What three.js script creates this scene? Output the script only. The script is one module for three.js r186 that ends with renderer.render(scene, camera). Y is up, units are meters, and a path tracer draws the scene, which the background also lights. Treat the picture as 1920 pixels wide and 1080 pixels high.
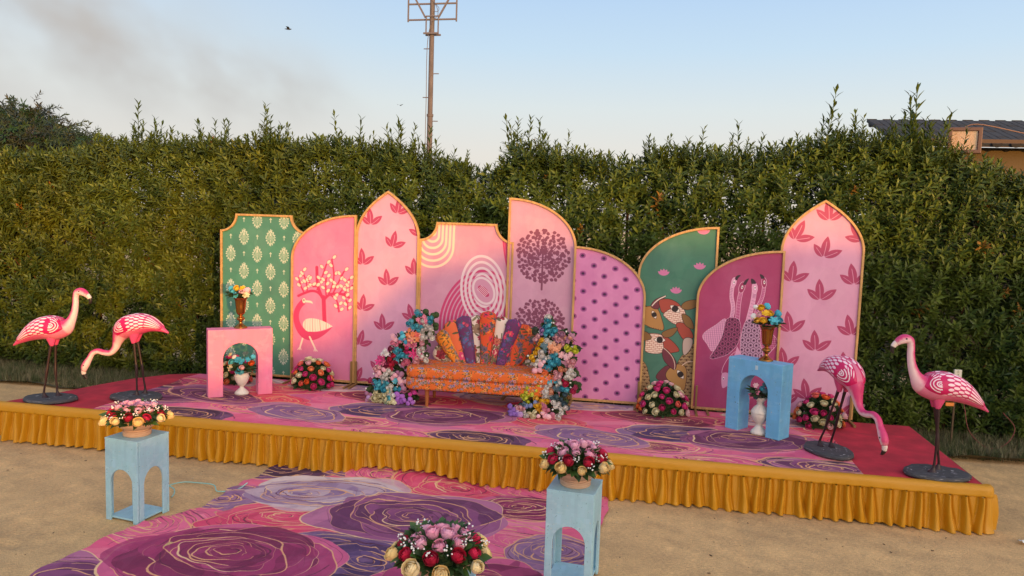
import * as THREE from 'three';
import { mergeGeometries, mergeVertices, toCreasedNormals } from 'three/addons/utils/BufferGeometryUtils.js';
import { RoundedBoxGeometry } from 'three/addons/geometries/RoundedBoxGeometry.js';
import { ImprovedNoise } from 'three/addons/math/ImprovedNoise.js';

// ---------------------------------------------------------------- camera, sky, sun, exposure
const scene = new THREE.Scene();
const camera = new THREE.PerspectiveCamera(41.216, 16 / 9, 0.1, 400);
camera.position.set(-2.869, 2.5, 6.828);
camera.rotation.order = 'YXZ';
camera.rotation.set(-0.09215, 0.17616, 0.03244);
const EXPOSURE = 1.0;
const SUN = new THREE.Vector3(0.578, 0.069, 0.813).normalize();
const SUN_POWER = 3.5, SUN_TINT = [1, 0.5, 0.09];

const PN = new ImprovedNoise();
const nz = (x, y = 0, z = 0) => PN.noise(x + 31.7, y + 17.3, z + 5.1);
function fbm(x, y, z = 0, o = 4) { let s = 0, a = 0.5, f = 1; for (let i = 0; i < o; i++) { s += a * nz(x * f, y * f, z * f + i * 7.7); f *= 2.03; a *= 0.5; } return s; }
function rng(seed) { let a = seed >>> 0; return () => { a = (a + 0x6d2b79f5) >>> 0; let t = a; t = Math.imul(t ^ (t >>> 15), t | 1); t ^= t + Math.imul(t ^ (t >>> 7), t | 61); return ((t ^ (t >>> 14)) >>> 0) / 4294967296; }; }
const clamp = (v, a = 0, b = 1) => Math.min(b, Math.max(a, v));
const smooth = (a, b, v) => { const t = clamp((v - a) / (b - a)); return t * t * (3 - 2 * t); };
const lerp = (a, b, t) => a + (b - a) * t;
const D = Math.PI / 180;
const V = (x, y, z) => new THREE.Vector3(x, y, z);

{ // late afternoon sky: cream at the horizon, pale blue above, a warm glow round the low sun behind the camera, smoke drifting on the left
  const W = 2048, H = 1024, data = new Float32Array(W * H * 4);
  const stops = [[-90, 0.30, 0.26, 0.22], [-1, 0.55, 0.50, 0.44], [0.5, 0.80, 0.72, 0.61], [4.5, 0.81, 0.78, 0.72], [8, 0.73, 0.80, 0.81], [12, 0.58, 0.75, 0.90], [16.5, 0.47, 0.66, 0.91], [35, 0.43, 0.55, 0.77], [90, 0.36, 0.46, 0.68]];
  for (let j = 0; j < H; j++) {
    const el = ((j + 0.5) / H - 0.5) * 180, sy = Math.sin(el * D), cy = Math.cos(el * D);
    let k = 0; while (k < stops.length - 2 && el > stops[k + 1][0]) k++;
    const t = clamp((el - stops[k][0]) / (stops[k + 1][0] - stops[k][0]));
    for (let i = 0; i < W; i++) {
      const phi = ((i + 0.5) / W - 0.5) * 2 * Math.PI, dx = Math.cos(phi) * cy, dz = Math.sin(phi) * cy;
      const c = [1, 2, 3].map((m) => lerp(stops[k][m], stops[k + 1][m], t));
      const ang = Math.acos(clamp(dx * SUN.x + sy * SUN.y + dz * SUN.z, -1, 1)) / D;
      const up = smooth(-6, 2, el);
      const g = Math.exp(-((ang / 28) ** 2)), g2 = Math.exp(-((ang / 62) ** 2));
      c[0] += up * (5.0 * g + 0.50 * g2); c[1] += up * (3.5 * g + 0.42 * g2); c[2] += up * (2.1 * g + 0.33 * g2);
      const A = Math.atan2(-dx, -dz) / D;
      if (A > 5 && A < 75 && el > 0 && el < 32) {
        const haze = smooth(12, 46, A) * (1 - smooth(9, 24, el)) * 0.55;           // the air turns grey towards the left
        c[0] = lerp(c[0], 0.70, haze); c[1] = lerp(c[1], 0.69, haze); c[2] = lerp(c[2], 0.66, haze);
        const mid = 6.3 + (A - 21) * 0.25 + 1.3 * nz(A * 0.16, 3.3), wid = 1.3 + clamp((A - 20) / 24) * 4.0;
        const band = Math.exp(-(((el - mid) / wid) ** 2)) * smooth(19, 29, A);
        const n = clamp(0.45 + 1.5 * fbm(A * 0.16 + 4, el * 0.2 - A * 0.05, 2.2, 5));
        const s = clamp(band * n * 1.05);
        c[0] = lerp(c[0], 0.55, s); c[1] = lerp(c[1], 0.53, s); c[2] = lerp(c[2], 0.51, s);
      }
      const o = (j * W + i) * 4; data[o] = c[0]; data[o + 1] = c[1]; data[o + 2] = c[2]; data[o + 3] = 1;
    }
  }
  const sky = new THREE.DataTexture(data, W, H, THREE.RGBAFormat, THREE.FloatType);
  sky.mapping = THREE.EquirectangularReflectionMapping; sky.magFilter = sky.minFilter = THREE.LinearFilter; sky.needsUpdate = true;
  scene.background = sky; scene.environment = sky;
}
const sun = new THREE.DirectionalLight(new THREE.Color().setRGB(...SUN_TINT), SUN_POWER);
sun.target.position.set(-4.8, 1, -2); sun.position.copy(sun.target.position).addScaledVector(SUN, 60);
sun.castShadow = true; sun.shadow.mapSize.set(4096, 4096);
Object.assign(sun.shadow.camera, { left: -14, right: 14, top: 8, bottom: -5, near: 1, far: 90 });
scene.add(sun, sun.target);

// ---------------------------------------------------------------- helpers
const used = new Map();
function numbered(n) { const k = used.get(n) ?? 0; used.set(n, k + 1); return k ? `${n}_${String(k).padStart(3, '0')}` : n; }
function tag(o, label, category, group, kind) { o.userData.label = label; if (category) o.userData.category = category; if (group) o.userData.group = group; if (kind) o.userData.kind = kind; return o; }
function thing(name, label, category, pos = [0, 0, 0], turn = 0, group) { const o = new THREE.Group(); o.name = numbered(name); o.position.set(...pos); o.rotation.y = turn; scene.add(o); return tag(o, label, category, group); }
function mesh(name, geo, mat, parent = scene) { const m = new THREE.Mesh(geo, mat); m.name = parent === scene ? numbered(name) : name; m.castShadow = m.receiveShadow = true; parent.add(m); return m; }
function struct(name, geo, mat, label) { const m = mesh(name, geo, mat); m.userData.kind = 'structure'; if (label) m.userData.label = label; return m; }
function copyOf(root, label, pos, turn) { const c = root.clone(); c.name = numbered(root.name.replace(/_\d{3}$/, '')); c.userData = { ...root.userData, label }; c.position.set(...pos); c.rotation.set(0, turn, 0); scene.add(c); return c; }
function canvas(w, h, draw) { const c = document.createElement('canvas'); c.width = w; c.height = h; draw(c.getContext('2d'), w, h); return c; }
function tex(c, o = {}) { const t = new THREE.CanvasTexture(c); if (o.srgb !== false) t.colorSpace = THREE.SRGBColorSpace; if (o.rep) { t.wrapS = t.wrapT = THREE.RepeatWrapping; t.repeat.set(...o.rep); } t.anisotropy = 8; return t; }
function pix(w, h, fn) { return canvas(w, h, (x) => { const d = x.createImageData(w, h); for (let j = 0; j < h; j++) for (let i = 0; i < w; i++) { const c = fn(i / w, j / h, i, j), o = (j * w + i) * 4; d.data[o] = c[0]; d.data[o + 1] = c[1]; d.data[o + 2] = c[2]; d.data[o + 3] = 255; } x.putImageData(d, 0, 0); }); }
const std = (color, roughness = 0.8, o = {}) => new THREE.MeshStandardMaterial({ color, roughness, ...o });
const lin = (r, g, b) => new THREE.Color().setRGB(r, g, b);
const moved = (g, x = 0, y = 0, z = 0, rx = 0, ry = 0, rz = 0) => { if (rx) g.rotateX(rx); if (rz) g.rotateZ(rz); if (ry) g.rotateY(ry); return g.translate(x, y, z); };
const rbox = (w, h, d, r = 0.005, s = 2) => new RoundedBoxGeometry(w, h, d, s, r);
function merged(list) { return mergeGeometries(list.map((g) => { const q = g.index ? g.toNonIndexed() : g; for (const k of Object.keys(q.attributes)) if (!['position', 'normal', 'uv', 'color'].includes(k)) q.deleteAttribute(k); return q; })); }
function tube(pts, r, seg = 24, rad = 6, closed = false) { return new THREE.TubeGeometry(new THREE.CatmullRomCurve3(pts.map((p) => V(...p)), closed), seg, r, rad, closed); }
function grid(nu, nv, fn, uvf) { // a sheet of nu x nv cells from fn(u, v) -> [x, y, z]
  const p = [], uv = [], ix = [];
  for (let j = 0; j <= nv; j++) for (let i = 0; i <= nu; i++) { const u = i / nu, v = j / nv, q = fn(u, v); p.push(...q); uv.push(...(uvf ? uvf(u, v, q) : [u, v])); }
  for (let j = 0; j < nv; j++) for (let i = 0; i < nu; i++) { const a = j * (nu + 1) + i, b = a + 1, c = a + nu + 1, d = c + 1; ix.push(a, b, d, a, d, c); }
  const g = new THREE.BufferGeometry(); g.setAttribute('position', new THREE.Float32BufferAttribute(p, 3)); g.setAttribute('uv', new THREE.Float32BufferAttribute(uv, 2)); g.setIndex(ix); g.computeVertexNormals(); return g;
}
function loft(spine, nS, nR, paint, lateral = V(0, 0, 1)) { // spine: [x, y, rLateral, rInPlane][] in the x-y plane; closed ends
  const cp = new THREE.CatmullRomCurve3(spine.map((s) => V(s[0], s[1], s[4] || 0)), false, 'centripetal'), cr = new THREE.CatmullRomCurve3(spine.map((s) => V(s[2], s[3], 0)), false, 'catmullrom', 0.5);
  const n = spine.length - 1, at = (t) => { const p = cp.getPoint(t), r = cr.getPoint(t), e = 1e-3, d = cp.getPoint(Math.min(1, t + e)).sub(cp.getPoint(Math.max(0, t - e))).normalize(); return { p, r, n: V(-d.y, d.x, 0).normalize() }; };
  const surf = (t, th, off = 0) => { const q = at(t); return q.p.clone().addScaledVector(q.n, (Math.max(q.r.y, 0.001) + off) * Math.cos(th)).addScaledVector(lateral, (Math.max(q.r.x, 0.001) + off) * Math.sin(th)); };
  const g = grid(nR, nS, (u, v) => surf(v, u * 2 * Math.PI).toArray());
  // caps
  const P = g.attributes.position, ix = Array.from(g.index.array), arr = Array.from(P.array), uv = Array.from(g.attributes.uv.array);
  for (const e of [0, 1]) { const c = at(e).p, id = arr.length / 3; arr.push(c.x, c.y, c.z); uv.push(0.5, e); for (let i = 0; i < nR; i++) { const a = e * nS * (nR + 1) + i; e ? ix.push(a, a + 1, id) : ix.push(a + 1, a, id); } }
  g.setAttribute('position', new THREE.Float32BufferAttribute(arr, 3)); g.setAttribute('uv', new THREE.Float32BufferAttribute(uv, 2)); g.setIndex(ix); g.computeVertexNormals();
  { const N = g.attributes.normal; for (let j = 0; j <= nS; j++) { const a = j * (nR + 1), b = a + nR, m = V(N.getX(a) + N.getX(b), N.getY(a) + N.getY(b), N.getZ(a) + N.getZ(b)).normalize(); N.setXYZ(a, m.x, m.y, m.z); N.setXYZ(b, m.x, m.y, m.z); } }
  if (paint) { const col = new Float32Array(arr.length); for (let i = 0; i < arr.length / 3; i++) { const c = paint(uv[2 * i + 1], uv[2 * i] * 2 * Math.PI, arr[3 * i], arr[3 * i + 1], arr[3 * i + 2]); col.set(c, 3 * i); } g.setAttribute('color', new THREE.BufferAttribute(col, 3)); }
  g.userData.surf = surf; return g;
}
const lathe = (pts, seg = 32) => new THREE.LatheGeometry(pts.map((p) => new THREE.Vector2(p[0], p[1])), seg);
function smoothProfile(pts, n = 60) { const c = new THREE.CatmullRomCurve3(pts.map((p) => V(p[0], p[1], 0)), false, 'centripetal'); return c.getPoints(n).map((p) => [Math.max(0.0005, p.x), p.y]); }
const tiled = (f, u, v) => { const a = smooth(0.8, 1, u), b = smooth(0.8, 1, v); return lerp(lerp(f(u, v), f(u - 1, v), a), lerp(f(u, v - 1), f(u - 1, v - 1), a), b); };
const css = (c, a = 1) => `rgba(${c[0]},${c[1]},${c[2]},${a})`;

// ---------------------------------------------------------------- ground
const HS = 0.382, SX0 = -9.56, SX1 = 0, SZ = -1.95;               // the stage: top height, ends, back
const leftKeys = [[0, -9.52], [-0.29, -9.40], [-0.56, -9.28], [-0.96, -9.17], [-1.45, -9.0], [-1.8, -8.74], [-1.95, -8.45]];
const leftX = (z) => { let k = 0; while (k < leftKeys.length - 2 && z < leftKeys[k + 1][0]) k++; const [a, b] = [leftKeys[k], leftKeys[k + 1]]; return lerp(a[1], b[1], clamp((z - a[0]) / (b[0] - a[0]))); };
const dents = (() => { const R = rng(88), o = []; for (let i = 0; i < 420; i++) { const a = R() * 6.28; o.push([lerp(-13, 3.5, R()), lerp(0.2, 6.5, R()), Math.cos(a), Math.sin(a), 0.06 + 0.07 * R(), 0.035 + 0.03 * R(), 0.010 + 0.014 * R()]); } return o; })();
const sandY = (x, z) => {
  const r = smooth(-0.4, 1.2, x) + smooth(-9.3, -10.2, x) * smooth(-0.3, -1.0, z);
  let y = 0.014 * fbm(x * 1.3, z * 1.3, 0, 3) + 0.011 * fbm(x * 3.5, z * 6, 3, 3);
  y += r * (0.05 * fbm(x * 0.9, z * 1.6, 9, 3) + 0.02 * fbm(x * 3.1, z * 5, 4, 2));
  const e = Math.exp(-(((z + 1.95 + 0.25 * nz(x * 1.1, 6)) / 0.17) ** 2));
  y += e * (x > 0.2 ? 0.10 + 0.07 * nz(x * 2.7, 1) : x < -9.6 ? 0.06 : 0) * smooth(0.1, 0.6, Math.abs(x + 4.8) - 4.7);
  if (z > 0.1) for (const d of dents) { const dx = x - d[0], dz = z - d[1]; if (dx * dx + dz * dz > 0.1) continue; const p = (dx * d[2] + dz * d[3]) / d[4], q = (-dx * d[3] + dz * d[2]) / d[5], e2 = p * p + q * q; y += d[6] * (-Math.exp(-e2) + 0.5 * Math.exp(-((Math.sqrt(e2) - 1.5) ** 2) * 5)); }
  const c1 = z - (1.55 - 0.28 * (x + 2)), c2 = z - (1.0 - 0.1 * x);
  y += 0.018 * Math.exp(-((c1 / 0.05) ** 2)) * smooth(-2.1, -1.2, x) + 0.012 * Math.exp(-((c2 / 0.09) ** 2)) * smooth(-1.5, -0.5, x);
  return y;
};
{
  const S = 1024;
  const sandC = pix(S, S, (u, v, i, j) => {
    const a = tiled((p, q) => 0.55 * fbm(p * 3 + q * 1.4, q * 11 - p * 4, 0.5, 5) + 0.45 * fbm(p * 15, q * 15, 3, 4), u, v), b = nz(i * 0.35, j * 0.35, 2), c = tiled((p, q) => nz(p * 92, q * 164, 8), u, v);
    const k = 1 + 0.30 * a + 0.13 * b + 0.10 * c; const d = b > 0.62 ? 0.8 : 1;
    return [205 * k * d, 167 * k * d, 115 * (k - 0.03 * a) * d];
  });
  const sandB = pix(S, S, (u, v, i, j) => { const h = 128 + 110 * tiled((p, q) => fbm(p * 14, q * 9, 4, 5), u, v) + 26 * nz(i * 0.3, j * 0.3, 1); return [h, h, h]; });
  const sandMat = std(0xffffff, 0.95, { map: tex(sandC, { rep: [1, 1] }), bumpMap: tex(sandB, { srgb: false, rep: [1, 1] }), bumpScale: 0.04 });
  const xs = [], zs = []; for (let x = -160; x <= 160;) { xs.push(x); x += x > -15 && x < 5 ? 0.04 : 6; } for (let z = -160; z <= 160;) { zs.push(z); z += z > -4 && z < 7 ? 0.04 : 6; }
  const g = grid(xs.length - 1, zs.length - 1, (u, v) => { const x = xs[Math.round(u * (xs.length - 1))], z = zs[Math.round(v * (zs.length - 1))]; const near = x > -16 && x < 6 && z > -4.2 && z < 8; return [x, near ? sandY(x, z) : -0.01, z]; }, (u, v, q) => [q[0] / 2.6, -q[2] / 2.6]);
  g.index.array.reverse(); g.computeVertexNormals();
  struct('ground', g, sandMat, 'dry sandy ground with soft wrinkles and small scraps in front of the stage');
}

// ---------------------------------------------------------------- stage
const M = {
  wood: std(0xffffff, 0.55, { map: tex(pix(256, 256, (u, v) => { const k = 1 + 0.16 * nz(u * 40, v * 3, 1) + 0.1 * nz(u * 9, v * 9, 4); return [192 * k, 148 * k, 92 * k]; }), { rep: [1, 1] }) }),
  board: std(0xb9a184, 0.8), metal: std(0x2a2422, 0.5, { metalness: 0.3 }),
  leafDark: std(0x2d4520, 0.6, { side: THREE.DoubleSide }), leafGreen: std(0x3c5a22, 0.55, { side: THREE.DoubleSide }), leafLime: std(0x6d8a35, 0.55, { side: THREE.DoubleSide }),
};
{
  const m = thing('stage_platform', 'long low raised platform under the printed and red carpets', 'stage', [(SX0 + SX1) / 2, 0, SZ / 2]);
  const sh = new THREE.Shape(); sh.moveTo(SX1, 0.004); sh.lineTo(SX1, -SZ); for (const [z, x] of leftKeys.slice().reverse()) sh.lineTo(x, -z); sh.closePath(); const dk = new THREE.ExtrudeGeometry(sh, { depth: 0.06, bevelEnabled: false }); dk.rotateX(-Math.PI / 2); mesh('deck', dk.translate(-(SX0 + SX1) / 2, HS - 0.064, -SZ / 2), std(0x6b4a34, 0.8), m);
  for (let i = 0; i < 9; i++) for (const z of [-0.8, 0.75]) mesh('leg', moved(rbox(0.06, HS - 0.07, 0.06, 0.004), lerp(-3.7, 4.7, i / 8), (HS - 0.07) / 2, z), M.metal, m);
}
// the print of the carpets: roses of wavering rings between gold lines
function blob(cx, cy, rx, ry, R, wob = 0.12, rot = 0) {
  const p = [R() * 6.28, R() * 6.28, R() * 6.28, R() * 6.28], c = Math.cos(rot), s = Math.sin(rot), o = [];
  for (let i = 0; i < 72; i++) { const a = (i / 72) * 2 * Math.PI, r = 1 + wob * (0.6 * Math.sin(2 * a + p[0]) + 0.5 * Math.sin(3 * a + p[1]) + 0.3 * Math.sin(5 * a + p[2]) + 0.15 * Math.sin(9 * a + p[3])); const x = Math.cos(a) * rx * r, y = Math.sin(a) * ry * r; o.push([cx + x * c - y * s, cy + x * s + y * c]); }
  return o;
}
function path(ctx, pts) { ctx.beginPath(); pts.forEach((p, i) => (i ? ctx.lineTo(p[0], p[1]) : ctx.moveTo(p[0], p[1]))); ctx.closePath(); }
function ribbon(ctx, pts, w, R, keep = 0.85) { // a line that swells and thins, broken here and there
  const n = pts.length, ph = R() * 6.28, ph2 = R() * 6.28, gap = R() * n, gl = n * (1 - keep); ctx.lineCap = 'round';
  for (let i = 0; i < n; i++) { if ((i - gap + n) % n < gl) continue; const a = pts[i], b = pts[(i + 1) % n]; const k = 0.22 + 0.78 * Math.pow(0.5 + 0.5 * Math.sin((i / n) * 6.28 + ph), 2) + 0.12 * Math.sin((i / n) * 25 + ph2); ctx.lineWidth = Math.max(0.0025, w * k); ctx.beginPath(); ctx.moveTo(a[0], a[1]); ctx.lineTo(b[0], b[1]); ctx.stroke(); }
}
const GOLD = [228, 174, 130], PALE = [242, 210, 164];
const PAL = {
  lilac: [[176, 122, 168], [126, 96, 152], [106, 78, 138], [138, 104, 160], [92, 70, 130], [128, 96, 154]],
  mist: [[218, 204, 218], [200, 184, 208], [172, 154, 192], [146, 128, 176], [158, 140, 184], [122, 104, 160]],
  aubergine: [[170, 100, 150], [120, 60, 118], [98, 38, 92], [84, 32, 80], [110, 50, 104], [74, 26, 70]],
  plum: [[198, 84, 146], [150, 40, 104], [126, 26, 84], [110, 26, 78], [140, 36, 96], [94, 18, 66]],
  purple: [[176, 108, 160], [132, 70, 132], [106, 52, 112], [86, 38, 92], [118, 64, 124], [64, 28, 76]],
  navy: [[132, 104, 158], [88, 70, 132], [58, 46, 108], [44, 36, 94], [74, 58, 120], [38, 30, 80]],
  night: [[104, 70, 120], [70, 42, 88], [48, 28, 62], [40, 24, 54], [66, 40, 84], [32, 20, 44]],
  crimson: [[226, 80, 128], [214, 52, 104], [200, 36, 86], [214, 60, 106], [190, 28, 76], [222, 74, 120]],
  coral: [[228, 84, 118], [222, 64, 96], [208, 48, 84], [226, 78, 104], [198, 40, 76], [216, 60, 92]],
  pink: [[236, 128, 172], [228, 98, 154], [214, 78, 140], [232, 112, 164], [200, 66, 128], [222, 92, 150]],
  maroon: [[184, 62, 104], [128, 36, 74], [104, 26, 62], [90, 22, 54], [120, 32, 70], [80, 18, 48]],
};
function rose(ctx, x, y, rx, ry, pal, seed, rings = 10, lw = 1.3) {
  const R = rng(seed), fx = (R() - 0.5) * 0.75, fy = (R() - 0.5) * 0.6, rot = (R() - 0.5) * 0.5; pal = PAL[pal];
  for (let k = 0; k < rings; k++) {
    const t = 1 - k / (rings + 0.3), c = pal[k < 2 ? k : (k * 2 + 1) % pal.length], pts = blob(x + fx * rx * (1 - t), y + fy * ry * (1 - t), rx * t, ry * t, R, 0.13 + 0.07 * R(), rot + (R() - 0.5) * 0.3);
    ctx.fillStyle = css(c, k ? 0.78 : 1); path(ctx, pts); ctx.fill();
    ctx.save(); path(ctx, pts); ctx.clip();
    for (let i = 0; i < 7; i++) { const q = pal[Math.floor(R() * pal.length)], a = R() * 6.28; ctx.fillStyle = css(q, 0.22 + 0.25 * R()); path(ctx, blob(x + Math.cos(a) * rx * t * 0.8, y + Math.sin(a) * ry * t * 0.8, rx * (0.12 + 0.28 * R()), ry * (0.06 + 0.16 * R()), R, 0.5, R() * 3)); ctx.fill(); }
    ctx.restore();
    if (R() < 0.8) { ctx.strokeStyle = css([52, 16, 46], 0.5); ribbon(ctx, blob(x + fx * rx * (1 - t), y + fy * ry * (1 - t), rx * t * 0.97, ry * t * 0.97, R, 0.1, rot), 0.014, R, 0.5); }
    ctx.strokeStyle = css(R() < 0.2 ? PALE : GOLD, 0.92); ribbon(ctx, pts, (k ? 0.0125 : 0.017) * lw, R, k ? 0.74 : 0.9);
    if (k > 1 && R() < 0.55) { ctx.strokeStyle = css(GOLD, 0.9); ribbon(ctx, blob(x + fx * rx * (1 - t) + 0.02, y + fy * ry * (1 - t), rx * t * 0.93, ry * t * 0.92, R, 0.11, rot), 0.008, R, 0.5); }
  }
}
function carpetGround(ctx, w, h, seed) {
  const R = rng(seed); ctx.fillStyle = 'rgb(222,98,150)'; ctx.fillRect(0, 0, w, h);
  const cs = [[234, 122, 168], [214, 70, 132], [206, 110, 168], [228, 94, 140], [190, 92, 158], [240, 150, 186]];
  for (let i = 0; i < w * h * 9; i++) { ctx.fillStyle = css(cs[Math.floor(R() * cs.length)], 0.5); path(ctx, blob(R() * w, R() * h, 0.12 + 0.4 * R(), 0.06 + 0.16 * R(), R, 0.35, (R() - 0.5) * 0.8)); ctx.fill(); }
  for (let i = 0; i < w * h * 2.2; i++) { ctx.strokeStyle = css(R() < 0.4 ? [120, 30, 80] : GOLD, 0.75); ribbon(ctx, blob(R() * w, R() * h, 0.2 + 0.4 * R(), 0.1 + 0.2 * R(), R, 0.3), 0.010, R, 0.55); }
}
function weave(ctx, w, h, R) { ctx.globalCompositeOperation = 'multiply'; ctx.fillStyle = 'rgb(255,241,213)'; ctx.fillRect(0, 0, w, h); ctx.globalCompositeOperation = 'screen'; ctx.fillStyle = 'rgb(34,16,18)'; ctx.fillRect(0, 0, w, h); ctx.globalCompositeOperation = 'source-over'; for (let i = 0; i < w * h * 60; i++) { ctx.fillStyle = css(R() < 0.5 ? [255, 235, 235] : [40, 10, 40], 0.035); path(ctx, blob(R() * w, R() * h, 0.03 + 0.09 * R(), 0.012 + 0.04 * R(), R, 0.5, R() * 3)); ctx.fill(); } }
const pile = (a, b) => tex(pix(128, 128, (u, v, i, j) => { const h = 128 + 70 * nz(i * 0.7, j * 0.7, 3) + 50 * nz(i * 1.9, j * 1.9, 6); return [h, h, h]; }), { srgb: false, rep: [a, b] });
const CX0 = -8.55, CX1 = -0.96;
{
  const W = CX1 - CX0, L = -SZ, s = 268;
  const c = canvas(Math.round(W * s), Math.round(L * s), (ctx) => {
    ctx.scale(s, s); carpetGround(ctx, W, L, 11);
    const F = [[1.3, -1.52, 0.45, 0.18, 'crimson'], [0.75, -1.45, 0.62, 0.26, 'maroon'], [0.0, -1.78, 0.6, 0.2, 'mist'], [2.0, -1.75, 0.55, 0.22, 'mist'], [2.6, -1.5, 0.5, 0.24, 'crimson'], [0.95, -0.9, 0.6, 0.3, 'navy'], [2.66, -0.98, 0.48, 0.27, 'coral'], [1.34, -0.1, 0.55, 0.2, 'pink'], [0.74, -0.36, 0.5, 0.22, 'pink'], [0.74, -0.38, 0.3, 0.13, 'plum'], [2.17, -0.14, 0.52, 0.26, 'night'], [2.62, -0.52, 0.4, 0.16, 'pink'], [0.07, -0.55, 0.56, 0.29, 'lilac'], [1.66, -0.86, 0.66, 0.38, 'aubergine']];
    for (let k = -1; k < 3; k++) F.forEach((f, i) => rose(ctx, -6.6 + k * 3.12 + f[0] - CX0, f[1] + L, f[2], f[3], f[4], 100 + i * 13));
    rose(ctx, -1.25 - CX0, -0.14 + L, 0.48, 0.22, 'purple', 71); rose(ctx, -1.35 - CX0, -1.68 + L, 0.5, 0.2, 'mist', 72); rose(ctx, -7.75 - CX0, -0.98 + L, 0.68, 0.3, 'aubergine', 73);
    weave(ctx, W, L, rng(5));
  });
  const cp = grid(150, 40, (u, v) => { const x = lerp(CX0 + 0.10 * (v < 0.5 ? 1 : 1), CX1, u), z = lerp(SZ + 0.01, -0.004, v); return [x + (u < 0.1 ? 0.05 * nz(v * 6, 1) * (1 - u * 10) : 0), HS + 0.004 + 0.009 * Math.max(0, nz(x * 1.7, z * 3.1)) + 0.008 * Math.max(0, nz(x * 5, z * 1.3, 4)), z]; }, (u, v) => [u, 1 - v]);
  tag(mesh('printed_carpet', cp, std(0xffffff, 0.9, { bumpMap: pile(24, 6), bumpScale: 0.006, map: tex(c), side: THREE.DoubleSide })), 'pink and purple carpet printed with ringed roses, laid on the stage', 'carpet');
  const redC = pix(512, 512, (u, v, i, j) => { const k = 1 + 0.30 * fbm(u * 7, v * 7, 3, 4) + 0.06 * nz(i * 0.5, j * 0.5); const w = smooth(0.25, 0.6, fbm(u * 3 + 9, v * 16, 7, 4)); return [lerp(178 * k, 200, w * 0.4), lerp(38 * k, 90, w * 0.4), lerp(56 * k, 104, w * 0.4)]; });
  const redM = std(0xffffff, 0.92, { map: tex(redC, { rep: [1, 1] }), side: THREE.DoubleSide });
  const red = (x0, x1, wob) => grid(40, 40, (u, v) => { const z = lerp(SZ, -0.004, v), L = x0 < -5, x = lerp(L ? leftX(z) - 0.02 : x0, x1, u); const edge = L ? (1 - u) : u; return [x, HS + 0.001 + 0.004 * Math.max(0, nz(x * 3, z * 4, 2)) * (edge > 0.3 ? 1 : 0), z]; }, (u, v, q) => [q[0] / 1.5, q[2] / 1.5]);
  tag(mesh('red_carpet', red(SX0 + 0.01, CX0 + 0.25), redM), 'plain red carpet under the two flamingos at the hedge-shaded far end, beside the pink arch', 'carpet');
  tag(mesh('red_carpet', red(CX1 - 0.02, SX1 - 0.012), redM), 'plain worn red carpet under the flamingos at the stage end beside the blue arch', 'carpet');
}
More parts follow.
